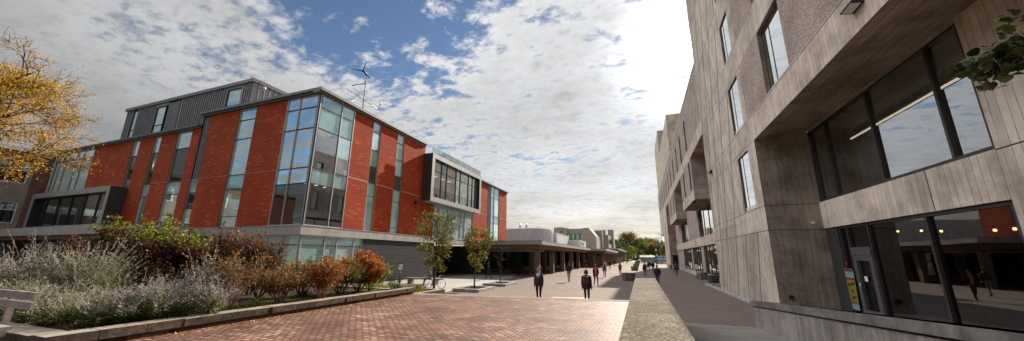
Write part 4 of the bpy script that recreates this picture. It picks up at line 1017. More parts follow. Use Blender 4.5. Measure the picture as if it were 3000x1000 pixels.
# lavender sage: many thin wands
def sage(label, loc, h, n, seed, wid=1.0, lean=(0, 0)):
    rng = random.Random(seed); nr = np.random.default_rng(seed)
    t = thing('sage_plant', loc, label, 'plant', 'lavender sage plants', local=True); mb = MB(); FP, FD, GP, GD = [], [], [], []
    for k in range(n):
        a = rng.uniform(0, 2*math.pi); out = rng.uniform(.15, 1.05)*wid; hh = h*rng.uniform(.40, 1.08)*(1-.22*out/wid); wild = rng.random() < .16; hh *= 1.38 if wild else 1; out *= 1.25 if wild else 1
        b = Vector((math.cos(a), math.sin(a), 0))*rng.uniform(0, .22)
        e = Vector((math.cos(a)*out+lean[0], math.sin(a)*out+lean[1], hh))
        mid = b.lerp(e, .5)+Vector((0, 0, hh*.14)); P = []
        for i in range(7):
            u = i/6; P.append(b*(1-u)**2+mid*2*u*(1-u)+e*u*u)
        mb.tube(P, [.0045, .004, .0035, .003, .0028, .0025, .002], 'sagestem', 3, True, False)
        for i in range(11):
            u = rng.uniform(.62, 1.0); q = b*(1-u)**2+mid*2*u*(1-u)+e*u*u
            FP.append(q+Vector((rng.gauss(0, .016), rng.gauss(0, .016), rng.gauss(0, .014)))); FD.append(e-mid)
        # side wands
        for j in range(rng.randint(1, 3)):
            u = rng.uniform(.4, .75); q = b*(1-u)**2+mid*2*u*(1-u)+e*u*u
            g = q+Vector((rng.gauss(0, .14), rng.gauss(0, .14), rng.uniform(.12, .3))); mb.tube([q, q.lerp(g, .5), g], [.003, .0025, .002], 'sagestem', 3, True, False)
            for i in range(11): FP.append(q.lerp(g, rng.uniform(.3, 1))+Vector((rng.gauss(0, .012), rng.gauss(0, .012), rng.gauss(0, .012)))); FD.append(g-q)
        for i in range(30):
            u = rng.uniform(.05, .74); q = b*(1-u)**2+mid*2*u*(1-u)+e*u*u
            GP.append(q+Vector((rng.gauss(0, .05), rng.gauss(0, .05), rng.gauss(0, .04)))); GD.append((rng.gauss(0, 1), rng.gauss(0, 1), .6))
    mb.build('stem', t)
    f = np.array([tuple(v) for v in FD]); f /= np.linalg.norm(f, axis=1)[:, None]+1e-9
    leaves(np.array([tuple(v) for v in FP]), .036, nr, L['sagetan' if seed % 3 == 2 else 'sageflower'], 'flower', t, .6, dirs=f)
    leaves(np.array([tuple(v) for v in GP]), .07, nr, L['sageleaf'], 'foliage', t, .3, dirs=np.array(GD))
M['sagestem'] = plain('pale_green_stem', (.30, .29, .20), .9, 0, .2, 20)
def sg(label, px, py, Y, top, n, seed, wid, lean=(0, 0)):
    p = gy(px, py, Y); sage(label, (p.x, p.y, 1.0), (gy(px, top, Y).z-1.0)*(1.12 if top < 780 else 1.0), n, seed, wid, lean)
sg('large silvery lavender sage sprawling behind the bench', 130, 800, 4.6, 740, 120, 31, 1.25, (-.1, 0))
sg('silvery lavender sage with the palest dense wands near bed centre left', 262, 800, 4.9, 722, 150, 32, 1.0, (.05, 0))
sg('lavender sage leaning right over the stone kerb', 415, 850, 4.5, 806, 95, 33, .85, (.1, 0))
sg('greener lavender sage beside the bare stemmed shrub', 520, 850, 5.2, 800, 75, 34, .7, (.1, .1))
sg('low lavender sage spilling toward the kerb corner', 190, 900, 3.9, 850, 90, 35, .9, (.1, -.1))
sg('thin lavender sage in front of the dark bushes', 610, 820, 6.0, 765, 80, 36, .7, (.1, .1))
sg('small lavender sage low beside the bench end', 60, 880, 4.0, 830, 70, 37, .9)
sg('green lavender sage filling the gap behind the kerb corner', 300, 900, 4.1, 850, 80, 38, .8, (.1, -.1))
sg('green lavender sage behind the low bright green kerb plant', 625, 870, 5.6, 825, 55, 39, .5, (.05, -.1))
sg('grey green lavender sage at the back beside the old wing', 60, 770, 5.6, 728, 110, 40, 1.2, (-.1, .1))
sg('low lavender sage just behind the bench backrest', 95, 860, 3.7, 812, 80, 41, .9)
# low green plants by the kerb
for i, (px, py, lb) in enumerate(((480, 935, 'dark green low plant under the sage by the kerb'), (745, 895, 'small green clump at the foot of the bare stemmed shrub'), (890, 868, 'small green clump under the orange twiggy shrub'), (355, 948, 'bright green low plant by the kerb corner blocks'), (612, 913, 'bright green low plant beside the kerb below the lavender'), (985, 852, 'low green clump under the olive shrub'))):
    p = gz(px, py, 1.0); nr = np.random.default_rng(60+i); t = thing('low_plant', p, lb, 'plant', local=True)
    q = nr.normal(size=(170, 3))*np.array([.13, .13, .06]); q[:, 2] = np.abs(q[:, 2])+.02
    leaves(q, .07, nr, L['low'], 'foliage', t, .45, dirs=np.tile([0, 0, .8], (170, 1)))
# grass patch on the bed, leaf litter
nr = np.random.default_rng(77)
n = 5200; P = np.stack([nr.uniform(-10.9, -9.5, n), nr.uniform(6.2, 12.2, n), np.full(n, 1.02)], 1); P = P[nr.uniform(size=n) < np.clip((P[:, 1]-5.5)/5, 0, 1)]
o = leaves(P, .07, nr, L['low'], 'bed_grass', None, .16, dirs=np.tile([0, 0, 2.5], (len(P), 1))); o['kind'] = 'stuff'; o['label'] = 'short patchy grass on the bed beside the kerb'; o['category'] = 'grass'
n = 1500; P = np.stack([nr.uniform(-12, -9.5, n), nr.uniform(3.5, 12.2, n), np.full(n, 1.012)], 1)
P2 = np.stack([-9.1+np.abs(nr.normal(size=260))*.25, nr.uniform(3.1, 12.6, 260), np.full(260, HT+.012)], 1)
o = leaves(np.concatenate([P, P2]), .05, nr, L['litter'], 'leaf_litter', None, .7, up=3); o['kind'] = 'stuff'; o['label'] = 'fallen dry leaves scattered on the bed and along the kerb'; o['category'] = 'leaf litter'
n = 3000; P = np.stack([nr.uniform(-15.8, -11.0, n), nr.uniform(15.4, 17.0, n), nr.uniform(.52, .78, n)], 1)
for i in range(9):
    c = (-15.2+i*.5, 16.2+.3*math.sin(i*2)); nr2 = np.random.default_rng(i+90); t = thing('grass_tuft', (c[0], c[1], .5), 'yellow green ornamental grass tuft in the low stone planter', 'grass tuft', 'tufts in the low planter', local=True)
    q = nr2.normal(size=(330, 3))*np.array([.22, .3, .0]); q[:, 2] = nr2.uniform(.02, .34, 330)
    d = np.stack([q[:, 0]*2, q[:, 1]*2, np.full(330, 1.6)], 1); leaves(q, .22, nr2, L['tuft'], 'blade', t, .12, dirs=d)
# young trees on the plaza
p = gz(1271, 851, .5); ht = gy(1280, 628, p.y).z
tree('young_tree', 'young tree with olive and rust leaves standing in the low stone planter by the bicycle', 'tree', (p.x, p.y, .3), ht-.3, 1.55, L['olive'], 2700, .125, 41, .30, .075, .6, 3, scat=.3, limbs=12)
p2 = Vector((-11.45, 23.35, 0)); h2 = gy(1400, 668, 23.3).z
tree('young_tree', 'young green tree in the nearer square concrete curb on the plaza', 'tree', p2, h2, 1.35, L['green'], 2900, .125, 42, .36, .06, .6, 3, scat=.3, limbs=12)
p3 = Vector((-11.5, 28.4, 0)); h3 = gy(1473, 688, 28.4).z
tree('bare_tree', 'nearly leafless young tree in the farther square concrete curb', 'tree', p3, h3, 1.15, L['dry'], 60, .05, 43, .33, .05, .5, 3, bark='twig', limbs=13, scat=.3)
for pc, lb in ((p2, 'square concrete tree curb round the young green tree'), (p3, 'square concrete tree curb round the leafless tree')):
    t = thing('tree_curb', pc, lb, 'tree curb', 'square tree curbs'); mb = MB(); x, y = pc.x, pc.y; s_ = 1.15; s2 = 1.6
    Q = lambda a: [(x-a, y-a*1.35), (x+a, y-a*1.35), (x+a, y+a*1.35), (x-a, y+a*1.35)]
    A, B = Q(1.02), Q(.80)
    for i in range(4): j = (i+1) % 4; mb.prism([A[i], A[j], B[j], B[i]], 0, .20, 'conc')
    mb.build('kerb', t); mb = MB(); mb.prism(B, 0, .10, 'soil'); mb.build('soil', t)
# shrubs by the colonnade
for px, py, w, lb in ((1500, 802, 1.6, 'round green shrub beside the brown column'), (1478+45, 800, 1.4, 'yellow green shrub spreading right of the brown column')):
    q = gz(px, py); shrub(lb, 0, 0, 0, w, L['green'], 2600, .10, px, 12, loc=q, zb=0, hh=2.0 if px == 1500 else 1.5, bare=.0, lean=.8)
# big yellow tree at the left edge of the frame
c = gy(-70, 350, 3.2); rr_ = (gy(165, 345, 3.2)-c).length*.44
t = thing('autumn_tree', (c.x-.7, c.y, HT), 'large yellow honey locust with thin dark branches at the left edge', 'tree', local=True)
rng = random.Random(8); nr = np.random.default_rng(8); mb = MB(); tips = []
H0 = c.z-HT
pts = [Vector((0, 0, 0)), Vector((.1, .1, H0*.3)), Vector((.25, .1, H0*.6)), Vector((.5, .0, H0*.95)), Vector((.7, 0, H0*1.25))]
mb.tube(pts, [.17, .15, .12, .08, .04], 'bark', 10)
for k in range(15):
    f = .56+.42*k/15; i = min(int(f*4), 3); p = pts[i].lerp(pts[i+1], f*4-i); a = k*2.4+.5
    branchy(mb, 'twig', p, (math.cos(a), math.sin(a), .35+.25*rng.random()), rr_*.62, .04, 3, rng, tips, .62, (4, 5), .64, .05, 5, .16, .004)
mb.build('trunk', t)
P = np.array([tuple(q[0]) for q in tips]); n = 30000; ix = nr.integers(0, len(P), n)
cl = nr.uniform(size=len(P)) < .72   # some limbs already bare
ix = ix[cl[ix]]; pos = P[ix]+nr.normal(size=(len(ix), 3))*np.array([.13, .13, .10])
rad = np.linalg.norm((pos-np.array([.6, 0, H0]))*np.array([1, 1, 1.1]), axis=1); rad /= np.percentile(rad, 97)
pos = pos[nr.uniform(size=len(pos)) > np.clip((rad-.55)*1.7, 0, .93)]
zc_ = gy(60, 500, 3.2).z-HT
pos = pos[pos[:, 2]+nr.normal(size=len(pos))*.12 > zc_]
leaves(pos, .075, nr, L['yellow'], 'crown', t, .38)
# leafy branch reaching in at the top right
t = thing('leafy_tree', (5.0, 1.2, .32), 'dark green broad leaved branch reaching in at the top right', 'tree', local=True)
rng = random.Random(5); nr = np.random.default_rng(5); mb = MB(); B0 = Vector((5.0, 1.2, .32))
mb.tube([Vector((0, 0, 0)), Vector((.05, .05, 2)), Vector((0, .2, 4.2)), Vector((-.1, .5, 6))], [.13, .11, .08, .03], 'bark', 10)
Pn = []
tip = gy(2905, 215, 3.35)-B0; mid = gy(2985, 165, 3.0)-B0; st = Vector((.02, .15, 3.6))
path = [st, st.lerp(mid, .55)+Vector((0, 0, .08)), mid, mid.lerp(tip, .5)+Vector((0, 0, .05)), tip]
mb.tube(path, [.03, .022, .014, .010, .005], 'bark', 6)
for k in range(34):
    u = rng.uniform(.42, 1.0)*4; i = min(int(u), 3); q = path[i].lerp(path[i+1], u-i)
    dd = Vector((rng.gauss(0, 1), rng.gauss(0, 1), rng.gauss(-.1, .8))).normalized(); e = q+dd*rng.uniform(.08, .34)*(1.25-.22*u)
    mb.tube([q, e], [.004, .002], 'bark', 4, True, False)
    for j in range(9): Pn.append(tuple(q.lerp(e, rng.uniform(.3, 1.1))+Vector((rng.gauss(0, .04), rng.gauss(0, .04), rng.gauss(0, .04)))))
q = gy(2996, 40, 3.1)-B0
for j in range(40): Pn.append(tuple(q+Vector((rng.gauss(.2, .12), rng.gauss(0, .15), rng.gauss(.1, .15)))))
mb.build('trunk', t)
# broad lobed leaves: six sided blades
Pn = np.array(Pn); n = len(Pn)
V = []; F = []
mbl = MB()
for q in Pn:
    a = Vector((rng.gauss(0, 1), rng.gauss(0, 1), rng.gauss(-.5, .6))).normalized(); nn = Vector((rng.gauss(0, .7), rng.gauss(-.4, .7), 1)).normalized()
    b = a.cross(nn).normalized(); s_ = rng.uniform(.04, .07); k = a.cross(b)
    pr = [(-.5, 0), (-.42, .42), (-.05, .52), (.18, .36), (.55, 0), (.18, -.36), (-.05, -.52), (-.42, -.42)]
    mbl.face([Vector(q)+a*x*s_+b*y*s_+k*abs(y)*.3*s_ for x, y in pr], L['vine'])
mbl.build('crown', t)
# ---------------- far woods: a tree at a time
def far_proto(label, leaf, seed, h, w, conif=False, n=2600):
    nr = np.random.default_rng(seed); rng = random.Random(seed)
    t = thing('far_tree', (0, 0, 0), label, 'tree', 'trees beyond the plaza', local=True)
    mb = MB(); mb.tube([(0, 0, 0), (0, 0, h*.5), (0, 0, h*.9)], [.3, .2, .05], 'bark', 7); C = []
    for k in range(16):
        z = rng.uniform(.25, .95)*h; wz = w*(math.sin(math.pi*min(max((z/h-.08)/.92, 0), 1))**.6)*.5 if not conif else w*.55*(1.05-z/h)
        a = rng.uniform(0, 6.28); q = Vector((math.cos(a)*wz*rng.uniform(.4, 1), math.sin(a)*wz*rng.uniform(.4, 1), z)); C.append((q, rng.uniform(.5, 1)*w*.2))
        mb.tube([(0, 0, z*.75), tuple(q)], [.09, .03], 'bark', 5)
    mb.build('trunk', t)
    P = []
    for q, r in C: P.append(np.array(q)+nr.normal(size=(n//16, 3))*r*np.array([.62, .62, .5]))
    leaves(np.concatenate(P), h*.042, nr, leaf, 'crown', t, .75); return t
protos = [far_proto('dark evergreen tree rising beyond the concrete hall', L['pine'], 201, 11, 7, True, 3600), far_proto('yellowing tree in the wood beyond the plaza', L['fary'], 202, 9, 7),
          far_proto('green tree in the wood beyond the plaza', L['farg'], 203, 9, 7.5), far_proto('orange brown tree in the wood beyond the plaza', L['faro'], 204, 9, 7)]
ft = [(1802, 232, 14.5, 0), (1818, 255, 16, 0), (1830, 240, 14.5, 0), (1843, 262, 15, 0), (1812, 215, 9, 2), (1847, 300, 20.5, 1), (1838, 300, 20, 1), (1856, 270, 9, 2), (1858, 300, 16, 3), (1868, 330, 17.5, 3), (1874, 300, 15, 2), (1884, 320, 16.5, 1),
      (1893, 330, 17, 2), (1902, 340, 17, 1), (1912, 320, 16, 3), (1920, 340, 16.5, 2), (1930, 350, 14, 1), (1940, 340, 14.5, 2), (1948, 330, 13.5, 3), (1958, 340, 14.5, 2), (1968, 330, 13, 1), (1850, 235, 8.5, 1), (1865, 285, 10, 2), (1880, 290, 12, 2), (1790, 250, 13, 0), (1778, 260, 13, 2), (1836, 210, 7, 2), (1985, 340, 13, 2), (1889, 300, 12, 1), (1900, 310, 13, 3), (1915, 305, 12, 1), (1826, 225, 11, 2), (1928, 300, 11, 2), (1945, 310, 11, 1), (1955, 305, 10, 3)]
used = set()
for i, (px, Y, h, k) in enumerate(ft):
    q = gy(px, 752, Y); pr = protos[k]; s_ = h/(11 if k == 0 else 9)
    zz = max(0, (Y-210)*.012)
    if k not in used: used.add(k); pr.location = (q.x, Y, zz); pr.scale = (s_, s_, s_); pr.rotation_euler.z = i
    else: dup(pr, (q.x, Y, zz), i*1.3, None, (s_*.95, s_*.95, s_))
for px, Y, h, lb in ((1875, 195, 6.5, 'small bright green tree on the lawn at the end of the plaza'), (1889, 205, 4.0, 'smallest yellow tree beside the bright green lawn tree')):
    q = gy(px, 752, Y); tree('young_tree', lb, 'tree', (q.x, Y, 0), h, h*.32, L['farg'] if h > 5 else L['fary'], 1500, .32, int(px), .2, .09, limbs=10, scat=.35)
# ================================================================ PEOPLE
def capsule(p0, r0, p1, r1, n=12):
    p0, p1 = Vector(p0), Vector(p1); d = p1-p0; Ln = d.length
    if Ln < 1e-6: d = Vector((0, 0, 1)); Ln = 1e-6
    d = d.normalized(); a = d.orthogonal().normalized(); b = d.cross(a); V = []; F = []
    rings = [(-math.cos(t)*r0, math.sin(t)*r0) for t in (R(20), R(45), R(70), R(90))]+[(Ln+math.cos(t)*r1, math.sin(t)*r1) for t in (R(90), R(70), R(45), R(20))]
    for o, r in rings:
        for j in range(n):
            t = 2*math.pi*j/n; V.append(p0+d*o+(a*math.cos(t)+b*math.sin(t))*r)
    for i in range(len(rings)-1):
        for j in range(n): F.append((i*n+j, i*n+(j+1) % n, (i+1)*n+(j+1) % n, (i+1)*n+j))
    F.append(tuple(range(n-1, -1, -1))); F.append(tuple(range((len(rings)-1)*n, len(rings)*n))); return V, F
def remesh(prims, mats, voxel, name, parent, smooth=2, bands=(), bx=.1):
    """capsules fused into one continuous skin, coloured by the nearest capsule"""
    V = []; F = []
    for (p0, r0, p1, r1, m) in prims:
        v, f = capsule(p0, r0, p1, r1); b = len(V); V += [tuple(x) for x in v]; F += [tuple(b+i for i in q) for q in f]
    me = bpy.data.meshes.new(name); me.from_pydata(V, [], F); o = bpy.data.objects.new(name, me); COL.objects.link(o)
    md = o.modifiers.new('r', 'REMESH'); md.mode = 'VOXEL'; md.voxel_size = voxel
    if smooth: sm = o.modifiers.new('s', 'SMOOTH'); sm.iterations = smooth; sm.factor = .5
    dg = bpy.context.evaluated_depsgraph_get(); dg.update()
    m2 = bpy.data.meshes.new_from_object(o.evaluated_get(dg)); o.modifiers.clear(); o.data = m2; m2.name = name; bpy.data.meshes.remove(me)
    m2.materials.clear()
    for m in mats: m2.materials.append(m)
    n = len(m2.polygons); c = np.empty(n*3); m2.polygons.foreach_get('center', c); c = c.reshape(-1, 3)
    best = np.full(n, 1e9); mi = np.zeros(n, dtype=np.int32)
    for (p0, r0, p1, r1, m) in prims:
        a = np.array(p0); d = np.array(p1)-a; L2 = max(d@d, 1e-9); t = np.clip(((c-a)@d)/L2, 0, 1)
        ds = np.linalg.norm(c-a-t[:, None]*d, axis=1)-(r0+(r1-r0)*t); k = ds < best-1e-5; best[k] = ds[k]; mi[k] = m
    for z0, z1, k in bands: mi[(c[:, 2] > z0) & (c[:, 2] < z1) & (np.abs(c[:, 0]) < bx) & (c[:, 1] > .04) & ((mi == 2) | (mi == 1))] = k
    m2.polygons.foreach_set('material_index', mi); m2.polygons.foreach_set('use_smooth', np.ones(n, dtype=bool)); m2.update()
    o.parent = parent; return o
def cloth(name, c, rough=.85): return plain(name, c, rough, 0, .18, 6, .15)
CM = {}
def cm(c, rough=.85, nm='cloth'):
    k = (c, nm)
    if k not in CM: CM[k] = cloth(nm, c, rough)
    return CM[k]
SK = {'l': (.50, .29, .21), 'm': (.33, .18, .12), 'd': (.11, .06, .04)}
def rotx(v, a): c, s = math.cos(a), math.sin(a); return Vector((v[0], v[1]*c-v[2]*s, v[1]*s+v[2]*c))
def person(px, py, label, h=1.72, face=0.0, top=(.02, .02, .022), inner=None, legs=(.015, .015, .018), shoes=(.015, .013, .012), hairc=(.03, .02, .015), hair='short', skin='l',
           stride=.35, arms=('swing', 'swing'), coat=0.0, hood=False, voxel=.012, wide=1.0, z=0.0, loc=None, bag=None, pack=None, sit=False, shape=None, hip=1.0, extra=None):
    """face: heading, 0 = toward the camera (-Y)"""
    q = loc or gz(px, py, z); s = h/1.75
    t = thing('person', (q[0], q[1], z), label, 'person', rz=math.pi+face, local=True)
    mats = [cm(SK[skin], .6, 'skin'), cm(top), cm(inner or top), cm(legs), cm(shoes)]
    A = []; bands = []
    def cap(p0, r0, p1, r1, m): A.append((tuple(Vector(p0)*s), r0*s, tuple(Vector(p1)*s), r1*s, m))
    hz = .93 if not sit else .50
    sw = stride
    for sx, ph in ((-1, 1), (1, -1)):
        hp = Vector((sx*.095*hip, 0, hz)); a = sw*ph
        if sit: kn = hp+Vector((sx*.03, .42, -.02)); an = kn+Vector((0, .06, -.42)); 
        else:
            kn = hp+rotx((sx*.005, 0, -.44), a*1.0+ (.12 if ph > 0 else .02)); bend = .08 if ph > 0 else .55*abs(sw)/.35*.8
            an = kn+rotx((0, 0, -.42), a-(bend if ph < 0 else bend))
        cap(hp, .088, kn, .056, 3); cap(kn, .056, an, .038, 3)
        toe = an+Vector((sx*.02, .17, -.045)) if ph > 0 or sw == 0 or sit else an+Vector((sx*.02, .14, -.10))
        cap(an+Vector((0, -.03, -.05)), .042, toe, .032, 4); cap(an+Vector((0, 0, -.01)), .042, an+Vector((0, .03, -.045)), .042, 4)
    # lowest point to the ground
    lo = min(min(p0[2]-r0, p1[2]-r1) for p0, r0, p1, r1, m in A)
    up = -lo/s if not sit else 0
    A[:] = [((a_[0], a_[1], a_[2]+up*s), r0, (b_[0], b_[1], b_[2]+up*s), r1, m) for a_, r0, b_, r1, m in A]
    H = hz+up; w = wide
    ly = .02 if not sit else -.02
    cap((-.07*hip, 0, H+.01), .108, (.07*hip, 0, H+.01), .108, 3)
    cap((-.075*w, 0, H+.12), .100, (-.10*w, ly, H+.40), .104, 1); cap((.075*w, 0, H+.12), .100, (.10*w, ly, H+.40), .104, 1)
    cap((0, 0, H+.1), .11, (0, ly, H+.42), .115, 1)
    cap((-.15*w, ly, H+.475), .062, (-.04, ly, H+.535), .060, 1); cap((.15*w, ly, H+.475), .062, (.04, ly, H+.535), .060, 1); cap((-.04, ly, H+.535), .06, (.04, ly, H+.535), .06, 1)
    if coat:   # skirt of the coat or jacket hem
        for x in (-.095, -.05, 0, .05, .095):
            for y in (-.03, .03): cap((x*w*.85, y, H+.22), .085, (x*w*1.1, y*1.3, H+.13-coat), .082, 1)
    if inner:  # open front showing the shirt
        for x in (-.032, 0, .032): cap((x, .058+ly, H+.04), .066, (x, .052+ly, H+.47), .062, 2)
    if extra:
        for zz, z2, col in extra: mats.append(cm(col)); bands.append(((H+zz)*s, (H+z2)*s, len(mats)-1))
    if hood: cap((-.05, -.05, H+.56), .07, (.05, -.05, H+.56), .07, 1)
    cap((0, ly-.01, H+.52), .055, (0, ly+.005, H+.64), .05, 0)
    hc = Vector((0, ly+.015, H+.73))
    cap(hc+Vector((0, -.015, .035)), .088, hc+Vector((0, -.005, .0)), .084, 0); cap(hc+Vector((0, .02, .0)), .074, hc+Vector((0, .03, -.075)), .050, 0)
    cap(hc+Vector((0, .088, .0)), .011, hc+Vector((0, .106, -.025)), .014, 0)
    for sx in (-1, 1): cap(hc+Vector((sx*.083, -.005, .01)), .016, hc+Vector((sx*.083, -.008, -.025)), .013, 0)
    for i, sx in enumerate((-1, 1)):
        sh = Vector((sx*.178*w, ly, H+.465)); md = arms[i]
        if md == 'swing': a = -sw*.75*(1 if sx < 0 else -1); el = sh+rotx((sx*.03, 0, -.29), a); ha = el+rotx((sx*.01, .03, -.25), a+.22)
        elif md == 'down': el = sh+Vector((sx*.035, -.02, -.29)); ha = el+Vector((sx*.0, .07, -.25))
        elif md == 'pocket': el = sh+Vector((sx*.055, -.06, -.27)); ha = el+Vector((-sx*.075, .13, -.20))
        elif md == 'chest': el = sh+Vector((sx*.04, .03, -.28)); ha = el+Vector((-sx*.12, .22, .10))
        elif md == 'fold': el = sh+Vector((sx*.06, .03, -.27)); ha = el+Vector((-sx*.20, .17, .02))
        else: el = sh+Vector((sx*.06, .16, -.22)); ha = el+Vector((-sx*.06, .22, -.02))
        cap(sh, .062, el, .047, 1); cap(el, .047, ha, .034, 1)
        d = (ha-el).normalized(); pl = ha+d*.085; sd = d.cross(Vector((0, 1, 0))); sd = sd.normalized() if sd.length > .1 else Vector((0, 1, 0)); nn = sd.cross(d)
        cap(ha+d*.02, .026, pl, .024, 0); cap(ha+d*.03+nn*.022, .02, pl+nn*.022, .017, 0); cap(ha+d*.03-nn*.022, .02, pl-nn*.022, .017, 0)
        for k, ln in enumerate((.062, .075, .07, .055)):
            b0 = pl+nn*(.033-.022*k); b1 = b0+d*ln*.55+sd*.006; cap(b0, .010, b1, .009, 0); cap(b1, .009, b1+d*ln*.4-sd*(-.018), .0075, 0)
        b0 = ha+d*.03+nn*.03; cap(b0, .013, b0+nn*.035+d*.03, .010, 0); cap(b0+nn*.035+d*.03, .010, b0+nn*.04+d*.062, .008, 0)
    remesh(A, mats, voxel, 'body', t, 3, bands, .085*s)
    # hair
    B = []
    def hcap(p0, r0, p1, r1): B.append((tuple(Vector(p0)*s), r0*s, tuple(Vector(p1)*s), r1*s, 0))
    hcap(hc+Vector((0, -.03, .05)), .091, hc+Vector((0, -.045, .01)), .085); hcap(hc+Vector((-.05, .035, .085)), .035, hc+Vector((.05, .035, .085)), .035)
    if hair in ('long', 'bun'):
        for x in (-.06, 0, .06): hcap(hc+Vector((x, -.05, .0)), .055, hc+Vector((x*1.2, -.08, -.26 if hair == 'long' else -.06)), .05)
        if hair == 'long':
            for x in (-.085, .085): hcap(hc+Vector((x, .0, .02)), .03, hc+Vector((x, .0, -.20)), .035)
        else: hcap(hc+Vector((0, -.09, .08)), .05, hc+Vector((0, -.10, .07)), .05)
    if hair == 'cap': hcap(hc+Vector((0, -.02, .06)), .098, hc+Vector((0, -.02, .03)), .096)
    remesh(B, [cm(hairc, .7, 'hair')], max(voxel, .011), 'hair', t, 1)
    if voxel < .013 and abs(face) < 1.2:
        for sx in (-1, 1):
            mb = MB(); mb.tube([(hc+Vector((sx*.032, .085, .012)))*s, (hc+Vector((sx*.032, .097, .012)))*s], [.013*s, .008*s], cm((.02, .015, .012), .3, 'eye'), 8); mb.build('eye', t)
        mb = MB(); mb.tube([(hc+Vector((-.024, .072, -.062)))*s, (hc+Vector((0, .081, -.064)))*s, (hc+Vector((.024, .072, -.062)))*s], .006*s, cm((.25, .09, .07), .5, 'lip'), 6); mb.build('mouth', t)
    W = Matrix.Translation(Vector((q[0], q[1], z)))@Matrix.Rotation(math.pi+face, 4, 'Z')
    if pack:
        P = [((-.09, -.17, .18), .085), ((.09, -.17, .18), .085), ((-.08, -.16, .44), .08), ((.08, -.16, .44), .08)]
        C = [((Vector(P[a][0])+Vector((0, 0, H)))*s, P[a][1]*s, (Vector(P[b][0])+Vector((0, 0, H)))*s, P[b][1]*s, 0) for a, b in ((0, 1), (2, 3), (0, 2), (1, 3), (0, 3))]
        bt = thing('backpack', (q[0], q[1], z), pack[1], 'backpack', rz=math.pi+face, local=True)
        remesh([(tuple(a), r0, tuple(b), r1, m) for a, r0, b, r1, m in C], [cm(pack[0], .7)], .014, 'pack_body', bt)
        mb = MB()
        for sx in (-1, 1): mb.tube([Vector((sx*.10, -.12, H+.50))*s, Vector((sx*.115, .0, H+.575))*s, Vector((sx*.12, .115, H+.46))*s, Vector((sx*.13, .12, H+.25))*s, Vector((sx*.16, -.08, H+.15))*s], .018*s, cm(scl(pack[0], .6)[:3], .7), 6); 
        mb.build('strap', bt)
    if bag:
        bt = thing('handbag', (q[0], q[1], z), bag[1], 'bag', rz=math.pi+face, local=True); sx = bag[2]; x = sx*.29*w
        remesh([(tuple(Vector((x, -.1, H-.06))*s), .07*s, tuple(Vector((x, .1, H-.06))*s), .07*s, 0), (tuple(Vector((x, -.1, H+.06))*s), .05*s, tuple(Vector((x, .1, H+.06))*s), .05*s, 0)], [cm(bag[0], .5)], .014, 'bag_body', bt)
        mb = MB(); mb.tube([Vector((x, -.1, H+.08))*s, Vector((sx*.22, .0, H+.40))*s, Vector((sx*.17, 0, H+.56))*s, Vector((sx*.22, .02, H+.40))*s, Vector((x, .1, H+.08))*s], .012*s, cm(bag[0], .5), 6); mb.build('strap', bt)
    return t
BK = (.018, .017, .018)
person(0, 0, 'man walking up in an open dark brown jacket over a navy top with white collar', 1.79, .1, (.040, .022, .020), (.012, .014, .03), (.010, .010, .012), hairc=(.075, .035, .02), stride=.16, arms=('down', 'down'), voxel=.0085, loc=gy(1578, 790, 18.3), extra=[(.40, .56, (.6, .6, .62)), (.31, .35, (.02, .16, .42))], coat=.08)
person(0, 0, 'person seen from behind in a dark coat wearing a dark red backpack', 1.70, math.pi, (.022, .016, .018), None, (.010, .010, .012), hairc=(.05, .03, .02), hair='bun', stride=.14, arms=('down', 'down'), voxel=.009, loc=gy(1717, 800, 18.6), coat=.20, wide=1.15, pack=((.085, .010, .012), 'dark red backpack on the person in the dark coat'))
person(1667, 827, 'man in black jacket and khaki trousers walking away near the columns', 1.77, math.pi-.1, BK, None, (.22, .15, .09), hairc=(.02, .02, .022), hair='cap', stride=.14, arms=('pocket', 'pocket'), hood=True, wide=1.1)
person(1747, 839, 'man in a coral shirt and open black jacket striding forward', 1.78, .25, BK, (.62, .18, .13), (.03, .025, .03), hairc=(.02, .015, .012), skin='m', stride=.34, arms=('pocket', 'swing'), coat=.05)
person(1772, 814, 'blonde woman in a beige cardigan over black with black leggings', 1.68, 0, (.36, .28, .23), (.015, .014, .016), (.012, .012, .013), hairc=(.42, .28, .16), hair='long', stride=.22, coat=.16, shoes=(.3, .3, .3))
person(1818, 808, 'woman in a purple grey top holding a lilac bundle to her chest', 1.66, -.1, (.13, .10, .15), (.02, .018, .022), (.012, .012, .013), hairc=(.20, .11, .06), hair='long', stride=.22, arms=('chest', 'chest'), extra=[(.18, .38, (.34, .22, .42))], coat=.1)
person(1718, 791, 'woman with long brown hair in black top and blue jeans by the columns', 1.68, math.pi-.5, BK, None, (.10, .13, .19), hairc=(.22, .12, .06), hair='long', stride=.10, arms=('down', 'fold'))
person(1766, 787, 'man in a red jacket in the middle of the plaza', 1.78, .2, (.30, .02, .02), None, (.02, .02, .022), skin='m', stride=.2, voxel=.014)
person(1774, 792, 'person in a white top next to the man in red', 1.62, 0, (.55, .52, .50), None, (.05, .05, .06), hairc=(.12, .07, .04), hair='long', stride=.2, voxel=.014)
person(1787, 790, 'woman in a black hooded top and dark jeans near the colonnade', 1.68, .1, BK, None, (.03, .032, .045), hairc=(.03, .02, .015), hair='long', stride=.16, voxel=.014)
person(1800.5, 781, 'woman in dark maroon walking beside the far columns', 1.68, math.pi, (.045, .015, .02), None, (.02, .02, .022), hairc=(.05, .03, .02), hair='long', stride=.2, voxel=.016)
person(1828, 769, 'distant person in dark clothes under the farthest walkway', 1.75, .3, (.03, .025, .03), None, (.02, .02, .022), stride=.25, voxel=.02)
person(1837, 775, 'distant person in grey green clothes walking along the plaza', 1.75, 0, (.13, .14, .12), None, (.06, .06, .06), stride=.25, voxel=.02)
